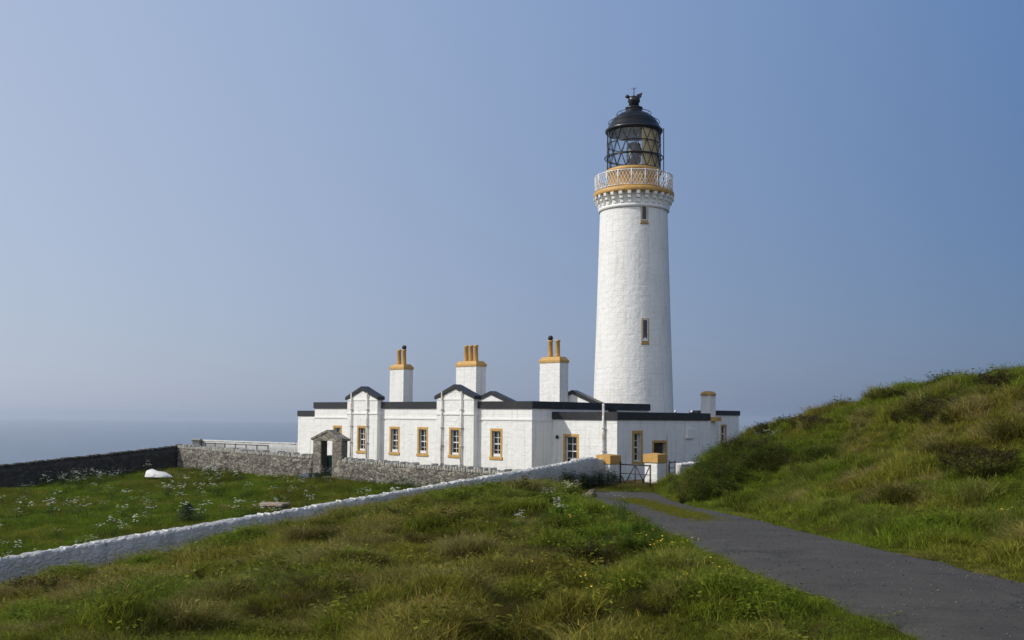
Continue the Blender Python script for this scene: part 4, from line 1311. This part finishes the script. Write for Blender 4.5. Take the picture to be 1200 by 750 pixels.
def leafy_clump(h, r, n, leaf, stems=5):
    c = Clump()
    for s_ in range(stems):
        d = rdir(); lean = random.uniform(.05, .5) * r
        top = Vector((d.x * (r * .5 + lean), d.y * (r * .5 + lean), h * random.uniform(.7, 1.1)))
        base = Vector((d.x * r * .35, d.y * r * .35, -.05))
        c.strip(base, (top - base).normalized(), 1, top.z, .012, .1, (.9, .8, .7))
        for k in range(n // stems):
            t = random.uniform(.15, 1)
            p = base.lerp(top, t); q = rdir(); q.z = random.uniform(-.1, .5); q.normalize()
            c.leaf(p + q * .02, q, Vector((random.uniform(-.4, .4), random.uniform(-.4, .4), 1)).normalized(), leaf * random.uniform(.6, 1.2), leaf * .5 * random.uniform(.7, 1.2), vcol(.65, 1.3, .12))
    return c
def frond_clump(h, n):
    c = Clump()
    for i in range(n):
        d = rdir(); L = h * random.uniform(.7, 1.15); col = vcol(.7, 1.3, .12); side = Vector((-d.y, d.x, 0))
        for k in range(11):
            t = (k + 1.5) / 12
            p = Vector((0, 0, L * (t * 1.0 - .45 * t * t))) + d * L * .75 * t * t
            pin = L * .30 * (1 - t) * (1.2 if k > 1 else .7) + .02
            for sg in (1, -1):
                q = (side * sg + d * .5 + Vector((0, 0, -.15))).normalized()
                c.leaf(p, q, Vector((0, 0, 1)), pin, pin * .34, col)
        c.strip(Vector((0, 0, -.04)), d, .9, L * .8, .012, .7, (.9, .8, .6))
    return c
def heather_clump(h, r, n):
    c = Clump()
    for i in range(n):
        d = rdir(); rr = r * math.sqrt(random.random()) * .6
        b = Vector((d.x * rr, d.y * rr, -.05))
        out = (d * .7 + rdir() * .4).normalized(); L = h * random.uniform(.6, 1.2)
        col = vcol(.5, 1.4, .2)
        c.strip(b, out, .85, L, .014, .5, col, segs=2)
        for k in range(4):
            t = random.uniform(.4, 1)
            p = b + Vector((0, 0, L * t * .8)) + out * L * .5 * t * t
            q = rdir(); q.z = .8; q.normalize()
            c.leaf(p, q, rdir(), .07 * random.uniform(.6, 1.2), .025, vcol(.6, 1.4, .2))
    return c
def parsley(h):
    c = Clump()
    for s_ in range(random.choice((2, 3, 3, 4))):
        d = rdir(); top = Vector((d.x * .22 * random.random(), d.y * .22 * random.random(), h * random.uniform(.75, 1.1)))
        c.strip(Vector((0, 0, -.05)), d, 1, top.z, .014, .12, (.9, 1, .8))
        for k in range(random.choice((1, 2, 2, 3))):
            q = top + Vector((random.uniform(-.10, .10), random.uniform(-.10, .10), random.uniform(-.06, .03)))
            R_ = random.uniform(.03, .06)
            for j in range(9):
                t = rdir() * R_ * math.sqrt(random.random())
                c.disc(q + t + Vector((0, 0, -.25 * t.length + random.uniform(-.008, .008))), Vector((t.x * 3, t.y * 3, 1)).normalized(), random.uniform(.010, .018), 5, (1, 1, 1), 1)
    for k in range(16):
        q = rdir(); z = h * random.uniform(.1, .6)
        p = Vector((q.x * .05, q.y * .05, z)); q.z = random.uniform(0, .4); q.normalize()
        c.leaf(p, q, Vector((0, 0, 1)), .17 * random.uniform(.6, 1.2), .07, vcol(.7, 1.2, .1))
    return c
def buttercup():
    c = Clump()
    for i in range(4):
        d = rdir(); h = random.uniform(.16, .28)
        b = Vector((d.x * .08, d.y * .08, -.03))
        c.strip(b, d, .97, h, .006, .15, (1, 1, .8))
        p = b + Vector((0, 0, h * .92)) + d * h * .14
        c.disc(p, Vector((random.uniform(-.5, .5), random.uniform(-.7, .1), 1)).normalized(), random.uniform(.009, .014), 6, (1, 1, 1), 1)
    return c

def scatter(name, label, cat, P, srcs, var, scl, tint, zscale=None):
    """many small plants as one object: points carrying size, turn and tint, each bearing one of a few clumps"""
    n = len(P)
    me = bpy.data.meshes.new(name)
    me.vertices.add(n); me.vertices.foreach_set('co', np.asarray(P, np.float32).ravel())
    rot = np.stack([RNG.normal(0, .12, n), RNG.normal(0, .12, n), RNG.uniform(0, 6.283, n)], -1).astype(np.float32)
    sc3 = np.stack([scl, scl, scl if zscale is None else scl * zscale], -1).astype(np.float32)
    for nm, ty, arr, key in (('rot', 'FLOAT_VECTOR', rot, 'vector'), ('scl', 'FLOAT_VECTOR', sc3, 'vector'), ('tint', 'FLOAT_VECTOR', np.asarray(tint, np.float32), 'vector'), ('vid', 'INT', np.asarray(var, np.int32), 'value')):
        a = me.attributes.new(nm, ty, 'POINT'); a.data.foreach_set(key, arr.ravel())
    o = bpy.data.objects.new(name, me); COL.objects.link(o)
    ng = bpy.data.node_groups.new(name + '_nodes', 'GeometryNodeTree')
    ng.interface.new_socket('Geometry', in_out='INPUT', socket_type='NodeSocketGeometry')
    ng.interface.new_socket('Geometry', in_out='OUTPUT', socket_type='NodeSocketGeometry')
    N, Lk = ng.nodes, ng.links
    gi, go = N.new('NodeGroupInput'), N.new('NodeGroupOutput')
    g2i = N.new('GeometryNodeGeometryToInstance')
    for s_ in reversed(srcs):
        oi = N.new('GeometryNodeObjectInfo'); oi.inputs['Object'].default_value = s_
        Lk.new(oi.outputs['Geometry'], g2i.inputs[0])
    iop = N.new('GeometryNodeInstanceOnPoints')
    m2p = N.new('GeometryNodeMeshToPoints')
    Lk.new(gi.outputs[0], m2p.inputs['Mesh']); Lk.new(m2p.outputs[0], iop.inputs['Points'])
    Lk.new(g2i.outputs[0], iop.inputs['Instance'])
    iop.inputs['Pick Instance'].default_value = True
    def attr(nm, ty, sock):
        a = N.new('GeometryNodeInputNamedAttribute'); a.data_type = ty; a.inputs['Name'].default_value = nm
        Lk.new(a.outputs['Attribute'], sock)
    attr('vid', 'INT', iop.inputs['Instance Index'])
    e2r = N.new('FunctionNodeEulerToRotation'); attr('rot', 'FLOAT_VECTOR', e2r.inputs[0]); Lk.new(e2r.outputs[0], iop.inputs['Rotation'])
    attr('scl', 'FLOAT_VECTOR', iop.inputs['Scale'])
    Lk.new(iop.outputs[0], go.inputs[0])
    md = o.modifiers.new('scatter', 'NODES'); md.node_group = ng
    return tag(o, label, cat, kind='stuff')

GR_SRC = [grass_clump(70, .14, .065, .0062, .8).obj('short_turf_%d' % i, [M['blade']]) for i in range(3)] + \
         [grass_clump(70, .14, .10, .0060, 1.0, .12, 1).obj('long_turf_%d' % i, [M['blade']]) for i in range(3)] + \
         [grass_clump(120, .16, .125, .0056, 1.5, .22, 2).obj('tussock_%d' % i, [M['blade']]) for i in range(3)] + \
         [grass_clump(40, .10, .15, .004, .9, .35, 3).obj('seeding_turf_%d' % i, [M['blade']]) for i in range(2)] + \
         [mound(330, .13, .24).obj('mound_tussock_%d' % i, [M['blade']]) for i in range(3)] + \
         [leafy_clump(.09, .16, 46, .055, 6).obj('low_weeds_%d' % i, [M['blade']]) for i in range(3)]
def sample(x0, x1, y0, y1, dens):
    n = RNG.poisson((x1 - x0) * (y1 - y0) * dens)
    return RNG.uniform(x0, x1, n), RNG.uniform(y0, y1, n)
def frust(x, y, m=1.6):
    return (x > -y * .52 - m) & (x < y * .52 + m + 4.0)
def road_gap(x, y):
    g = np.abs(x - road_c(y)) - road_w(y)
    return np.where(y > 43.2, 9, g)
GREEN = np.array([.144, .166, .018]); OLIVE = np.array([.185, .174, .026]); TAN = np.array([.262, .218, .085]); LUSH = np.array([.124, .180, .015]); DARK = np.array([.045, .046, .006]); BROWN = np.array([.060, .045, .024])
def lerp(a, b, t): return a[None] * (1 - t[:, None]) + b[None] * t[:, None] if a.ndim == 1 else a * (1 - t[:, None]) + b * t[:, None]
px_, py_ = [], []
for y0, y1, d in ((5.5, 12, 200), (12, 18, 130), (18, 28, 75), (28, 46, 62)):
    x, y = sample(-26, 30, y0, y1, d)
    k = frust(x, y); px_.append(x[k]); py_.append(y[k])
x, y = np.concatenate(px_), np.concatenate(py_)
u, v = uv(x, y)
gap = road_gap(x, y)
keep = ((u > WHITE_U + .2) | (v > .5)) & (gap > -.12 * vnoise(y * 1.7, x * 0, 9) - .02) & ~((v > -.4) & (u < WHITE_U + .8)) & ~((u < WHITE_U + .3) & (v > 0)) & (y < 47)
keep &= ~((gap < .12) & (RNG.random(len(x)) < .3))
x, y, gap, u, v = x[keep], y[keep], gap[keep], u[keep], v[keep]
n = len(x)
z = height(x, y)
dd = np.hypot(x, y)
n1 = fbm(x / 2.6, y / 2.6, 41); n2 = fbm(x / 0.55, y / 0.7, 57); n3 = fbm(x / 6.0, y / 6.0, 71)
hill = x > road_c(y)
lush = np.clip(sstep(.47, .60, n3) + sstep(2.6, .4, gap) * .8 * (~hill) + .35 * hill * sstep(3, .5, gap), 0, 1)
t = lerp(OLIVE, GREEN, sstep(.36, .56, n1))
t = lerp(t, LUSH, lush * .8)
tan = sstep(.53, .66, n2) * (1 - lush * .7) * .6 * np.interp(dd, [7, 12], [.35, 1])
t = lerp(t, TAN, tan)
dk = sstep(.60, .72, fbm(x / 1.0 + 30, y / 0.8, 91)) * (1 - lush * .4)
t = lerp(t, DARK, dk * .85)
t *= RNG.uniform(.75, 1.45, n)[:, None]
var = np.where(RNG.random(n) < .45, RNG.integers(0, 3, n), RNG.integers(3, 6, n))
var = np.where((n2 > .56) & (RNG.random(n) < .7), RNG.integers(6, 9, n), var)
var = np.where((RNG.random(n) < .05), RNG.integers(9, 11, n), var)
mp_ = np.interp(dd, [6, 12, 20, 46], [.006, .010, .022, .035]) * sstep(.42, .58, fbm(x / 3.0, y / 3.0, 411)) * np.where(hill, .6, 1.2) * (gap > .8)
md = RNG.random(n) < mp_
var = np.where(md, RNG.integers(11, 14, n), var)
t[md] = lerp(DARK * 1.25, TAN * .62, RNG.random(md.sum()))
var = np.where((RNG.random(n) < (.10 + .12 * lush) * np.where(hill, .3, 1)) & ~md, RNG.integers(14, 17, n), var)
var = np.where((gap < .7) & (RNG.random(n) < .85), RNG.integers(0, 3, n), var)
tf = np.clip(fbm(x / 0.62 + 11, y / 0.8, 23, 3) - 0.40, 0, 1) / .2
t *= (RNG.uniform(.85, 1.15, n) * np.where(hill, 1, 1))[:, None]
scl = RNG.uniform(.75, 1.25, n) * (.8 + .5 * np.clip(tf, 0, 1.3)) * np.interp(dd, [6, 12, 20, 35, 50], [.72, .95, 1.3, 1.65, 1.8]) * np.where(gap < .5, .6, 1) * (1 + .45 * dk + .25 * tan)
scl = np.where(md, RNG.uniform(.55, 1.35, n), scl)
zs_ = np.interp(dd, [6, 20, 40], [1, .9, .8])
scatter('turf', 'rough green and straw coloured grass on the knoll and hillside', 'grass', np.stack([x, y, z], -1), GR_SRC, var, scl, t, zs_)

# grass growing through the crown of the old track
sx_, sy_ = sample(3.0, 5.6, 20, 38, 150)
tt = (sx_ - road_c(sy_)) / road_w(sy_)
mk = sstep(20.5, 23, sy_) * sstep(38, 34, sy_) * np.exp(-((tt + .05) / .27) ** 2) * fbm(sx_ * 2, sy_ * .9, 301)
k = RNG.random(len(sx_)) < mk * 2.6
sx_, sy_ = sx_[k], sy_[k]; nn = len(sx_)
scatter('track_grass', 'short yellowish grass strip along the middle of the track', 'grass', np.stack([sx_, sy_, road_z(sy_) + .015], -1), GR_SRC[:3], RNG.integers(0, 3, nn), RNG.uniform(.5, 1.0, nn), lerp(OLIVE, GREEN, RNG.random(nn)) * .9)

# loose chippings on the track
gx_, gy_ = sample(2.4, 6.2, 6.5, 30, 110)
tt = (gx_ - road_c(gy_)) / road_w(gy_)
k = (np.abs(tt) < 1.05) & (RNG.random(len(gx_)) < .25 + .75 * np.abs(tt) ** 4)
gx_, gy_, tt = gx_[k], gy_[k], tt[k]; nn = len(gx_)
def pebble():
    c = Clump(); bm = bmesh.new(); bmesh.ops.create_icosphere(bm, subdivisions=1, radius=.011)
    o_ = 0
    for v in bm.verts:
        v.co = Vector((v.co.x * random.uniform(.7, 1.5), v.co.y * random.uniform(.7, 1.5), v.co.z * random.uniform(.5, .9)))
    c.v = [v.co.copy() for v in bm.verts]; c.f = [tuple(v.index for v in f.verts) for f in bm.faces]; c.c = [(1, 1, 1)] * len(c.v); c.m = [0] * len(c.f)
    bm.free(); return c
PB = [pebble().obj('pebble_%d' % i, [M['stone_chip']]) for i in range(3)]
scatter('loose_gravel', 'loose grey stone chippings on the asphalt track', 'gravel', np.stack([gx_, gy_, road_z(gy_) + .02 * (1 - tt ** 2) - .035 * np.abs(tt) ** 8 + .004], -1), PB, RNG.integers(0, 3, nn), RNG.uniform(.45, 1.05, nn), np.array([.125, .117, .105])[None] * RNG.uniform(.3, 1.3, nn)[:, None])

# walled meadow
mu, mv = sample(-14.8, WHITE_U - .4, -25, -.45, 34)
x = GATEWAY.x + mu * U.x + mv * V.x; y = GATEWAY.y + mu * U.y + mv * V.y
k = frust(x, y, 2.5); x, y, mu, mv = x[k], y[k], mu[k], mv[k]; n = len(x)
n1 = fbm(x / 3.2, y / 3.2, 141); n2 = fbm(x / 1.2, y / 1.2, 157)
t = lerp(LUSH * np.array([1, 1, 1.0]), GREEN * .85, sstep(.38, .58, n1)); t = lerp(t, OLIVE * .9, sstep(.55, .68, n2) * .7)
t *= RNG.uniform(.6, 1.4, n)[:, None] * (.7 + .7 * n2)[:, None]
var = np.where(RNG.random(n) < .8, RNG.integers(3, 6, n), RNG.integers(6, 11, n))
scatter('meadow_grass', 'lush green meadow grass inside the garden walls', 'grass', np.stack([x, y, height(x, y)], -1), GR_SRC, var, RNG.uniform(1.3, 2.0, n) * (.75 + .6 * n1), t, np.full(n, 1.05))
CP = [parsley(.62).obj('umbel_plant_%d' % i, [M['leaf'], M['petal_white']]) for i in range(5)]
dn = fbm(x / 4.0, y / 4.0, 201)
near_rub = sstep(-5.0, -1.2, mv); near_dark = sstep(-9, -13.5, mu)
pk = np.clip(.02 + .30 * sstep(.46, .62, dn) * (.30 + near_rub * .7 + near_dark) , 0, .45)
s_ = (RNG.random(n) < pk) & (RNG.random(n) < .40)
xx, yy = x[s_], y[s_]; nn = len(xx)
scatter('cow_parsley', 'white umbels of cow parsley dotted through the walled meadow', 'wildflowers', np.stack([xx, yy, height(xx, yy)], -1), CP, RNG.integers(0, 5, nn), RNG.uniform(.75, 1.25, nn), np.tile(np.array([.055, .095, .018]), (nn, 1)) * RNG.uniform(.7, 1.3, nn)[:, None])

# courtyard and ground round the gate
mu, mv = sample(WHITE_U - 1, WHITE_U + 9, 0, 12, 40)
x = GATEWAY.x + mu * U.x + mv * V.x; y = GATEWAY.y + mu * U.y + mv * V.y
k = (np.abs(mu - WHITE_U) > .45) & (mu < WHITE_U + 2.2) | ((mu > WHITE_U + .5) & (road_gap(x, y) > 0.1) & (mv < 3.5))
k &= y > 40
x, y = x[k], y[k]; n = len(x)
t = lerp(OLIVE, GREEN, RNG.random(n)) * RNG.uniform(.6, 1.1, n)[:, None]
scatter('gate_grass', 'trampled grass around the gate pillars', 'grass', np.stack([x, y, height(x, y)], -1), GR_SRC, RNG.integers(0, 6, n), RNG.uniform(.8, 1.3, n), t, np.full(n, .7))

# nettles under the white wall by the gate
LF = [leafy_clump(.75, .22, 70, .10, 6).obj('leafy_plant_%d' % i, [M['leaf']]) for i in range(4)]
mv = RNG.uniform(-1.2, 4.6, 120); mu = WHITE_U + .35 + np.abs(RNG.normal(0, .28, 120))
x = GATEWAY.x + mu * U.x + mv * V.x; y = GATEWAY.y + mu * U.y + mv * V.y
sc = RNG.uniform(.6, 1.1, 120) * np.interp(mv, [-1.2, 1, 3.6, 4.6], [.5, 1.05, 1, .6])
scatter('nettles', 'dark green nettles growing against the foot of the white wall', 'nettles', np.stack([x, y, height(x, y)], -1), LF, RNG.integers(0, 4, 120), sc, np.tile(np.array([.022, .045, .010]), (120, 1)) * RNG.uniform(.6, 1.3, 120)[:, None])

# bracken and heather on the hillside; positions taken where they stand on the slope
def patch(poly_c, nmax, rng=RNG):
    out = []
    for (cx, cy, rx, ry, k) in poly_c:
        for _ in range(k):
            a, r = rng.uniform(0, 6.283), math.sqrt(rng.random())
            p = hit(cx + rx * r * math.cos(a), cy + ry * r * math.sin(a), 6, 50)
            if p is not None and p.y < 49: out.append(p)
    return out
FR = [leafy_clump(.48, .34, 130, .060, 9).obj('bracken_tuft_%d' % i, [M['leaf']]) for i in range(3)] + [frond_clump(.42, 9).obj('fern_0', [M['leaf']])]
P = patch([(830, 568, 45, 20, 120), (868, 545, 50, 16, 110), (900, 538, 30, 12, 45), (808, 580, 22, 12, 45), (960, 540, 22, 7, 22), (850, 530, 40, 10, 50)], 0)
n = len(P)
scatter('bracken', 'dark green bracken on the foot of the hill by the gate', 'bracken', np.array([tuple(p) for p in P]), FR, RNG.integers(0, 4, n), RNG.uniform(.7, 1.3, n), lerp(np.array([.055, .085, .012]), np.array([.095, .085, .020]), RNG.random(n) ** 2) * RNG.uniform(.6, 1.35, n)[:, None])
HE = [heather_clump(.42, .30, 70).obj('heather_%d' % i, [M['leaf']]) for i in range(3)]
P = patch([(885, 506, 30, 5, 40), (1000, 466, 60, 5, 36), (1085, 492, 34, 11, 40), (1112, 480, 26, 8, 18), (1150, 552, 40, 11, 26), (1170, 452, 30, 5, 14), (945, 500, 24, 7, 12), (850, 525, 50, 6, 36), (815, 545, 24, 8, 16), (925, 545, 14, 5, 10),
           (20, 690, 40, 6, 20), (700, 662, 20, 6, 6)], 0)
n = len(P)
t = lerp(BROWN, GREEN * .45, RNG.random(n)) * RNG.uniform(.7, 1.3, n)[:, None]
scatter('heather', 'dark brown heather tufts on the hillside and knoll', 'heather', np.array([tuple(p) for p in P]), HE, RNG.integers(0, 3, n), RNG.uniform(.4, .8, n) * np.where(np.array([p.x for p in P]) > 5, 1.4, 1), t)
# dark grass hummocks on the knoll
P = patch([(330, 676, 18, 5, 7), (425, 660, 16, 5, 7), (490, 633, 14, 5, 6), (385, 625, 12, 4, 6), (453, 622, 10, 4, 6), (215, 718, 20, 6, 5), (480, 605, 10, 3, 5), (700, 655, 30, 8, 10), (600, 585, 12, 5, 7), (110, 668, 10, 4, 4), (260, 640, 12, 4, 5), (100, 712, 16, 6, 4), (540, 650, 14, 5, 6), (600, 630, 14, 5, 5), (330, 715, 16, 5, 4), (480, 700, 18, 6, 4), (560, 720, 16, 5, 3), (620, 700, 18, 6, 4), (180, 660, 12, 4, 5), (395, 700, 16, 6, 4), (250, 680, 16, 5, 5), (150, 700, 16, 5, 4), (500, 670, 14, 5, 5), (690, 735, 18, 6, 3), (760, 715, 18, 6, 3)], 0)
n = len(P)
scatter('grass_hummocks', 'dark shaggy grass hummocks scattered over the knoll', 'grass', np.array([tuple(p) for p in P]), GR_SRC[11:14], RNG.integers(0, 3, n), RNG.uniform(.6, 1.15, n), lerp(BROWN * 1.1, OLIVE * .55, RNG.random(n)))
# docks and leafy growth on the verge
P = patch([(770, 628, 30, 12, 60), (735, 608, 22, 8, 40), (660, 612, 30, 8, 26), (700, 640, 70, 16, 60), (640, 585, 30, 8, 22)], 0)
P = [p for p in P if road_gap(np.array([p.x]), np.array([p.y]))[0] > .2 and p.x < road_c(p.y)]
n = len(P)
scatter('verge_plants', 'leafy green verge plants along the left of the track', 'plants', np.array([tuple(p) for p in P]), LF, RNG.integers(0, 4, n), RNG.uniform(.22, .42, n), np.tile(np.array([.055, .105, .012]), (n, 1)) * RNG.uniform(.7, 1.3, n)[:, None])
BC = [buttercup().obj('buttercup_%d' % i, [M['leaf'], M['petal_yellow']]) for i in range(4)]
P = patch([(785, 640, 40, 16, 30), (830, 690, 40, 18, 5), (625, 680, 16, 8, 5), (730, 700, 60, 22, 5), (700, 615, 40, 12, 8), (1180, 600, 20, 20, 4)], 0)
P = [p for p in P if road_gap(np.array([p.x]), np.array([p.y]))[0] > .1]
n = len(P)
scatter('buttercups', 'yellow buttercups in the grass beside the track', 'wildflowers', np.array([tuple(p) for p in P]), BC, RNG.integers(0, 4, n), RNG.uniform(.8, 1.2, n), np.tile(np.array([.05, .09, .015]), (n, 1)))
P = patch([(668, 582, 7, 2, 6), (656, 610, 4, 2, 4), (608, 628, 4, 2, 3), (520, 575, 6, 2, 4), (640, 592, 10, 4, 5), (898, 520, 14, 5, 6), (730, 600, 12, 5, 4)], 0)
n = len(P)
scatter('hogweed', 'white flower heads standing in the knoll grass near the gate', 'wildflowers', np.array([tuple(p) for p in P]), CP, RNG.integers(0, 5, n), RNG.uniform(.6, .85, n), np.tile(np.array([.05, .09, .015]), (n, 1)))
# a small dark bush alone in the meadow
p = hit(220, 611)
bush = tag(empty('small_bush', p), 'small dark bush alone in the meadow behind the white wall', 'bush')
c = Clump()
for i in range(900):
    t_ = random.random() ** 1.2; d = rdir(); r_ = .55 * (1 - t_) ** .8 * math.sqrt(random.random()) + .03
    q = rdir(); q.z = random.uniform(-.2, .8); q.normalize()
    c.leaf(Vector((d.x * r_, d.y * r_, -.02 + .68 * t_)), q, Vector((random.uniform(-.5, .5), random.uniform(-.5, .5), 1)).normalized(), .11 * random.uniform(.6, 1.2), .05, (1, 1, 1))
o = c.obj('foliage', [simple_mat('bush_leaf', (.028, .045, .014), .5, .4, 9)]); COL.objects.link(o); o.parent = bush
MB().tube([(0, 0, -.2), (.02, 0, .3), (0, .01, .55)], [.04, .03, .012], 7).build('stem', M['rock'], bush)
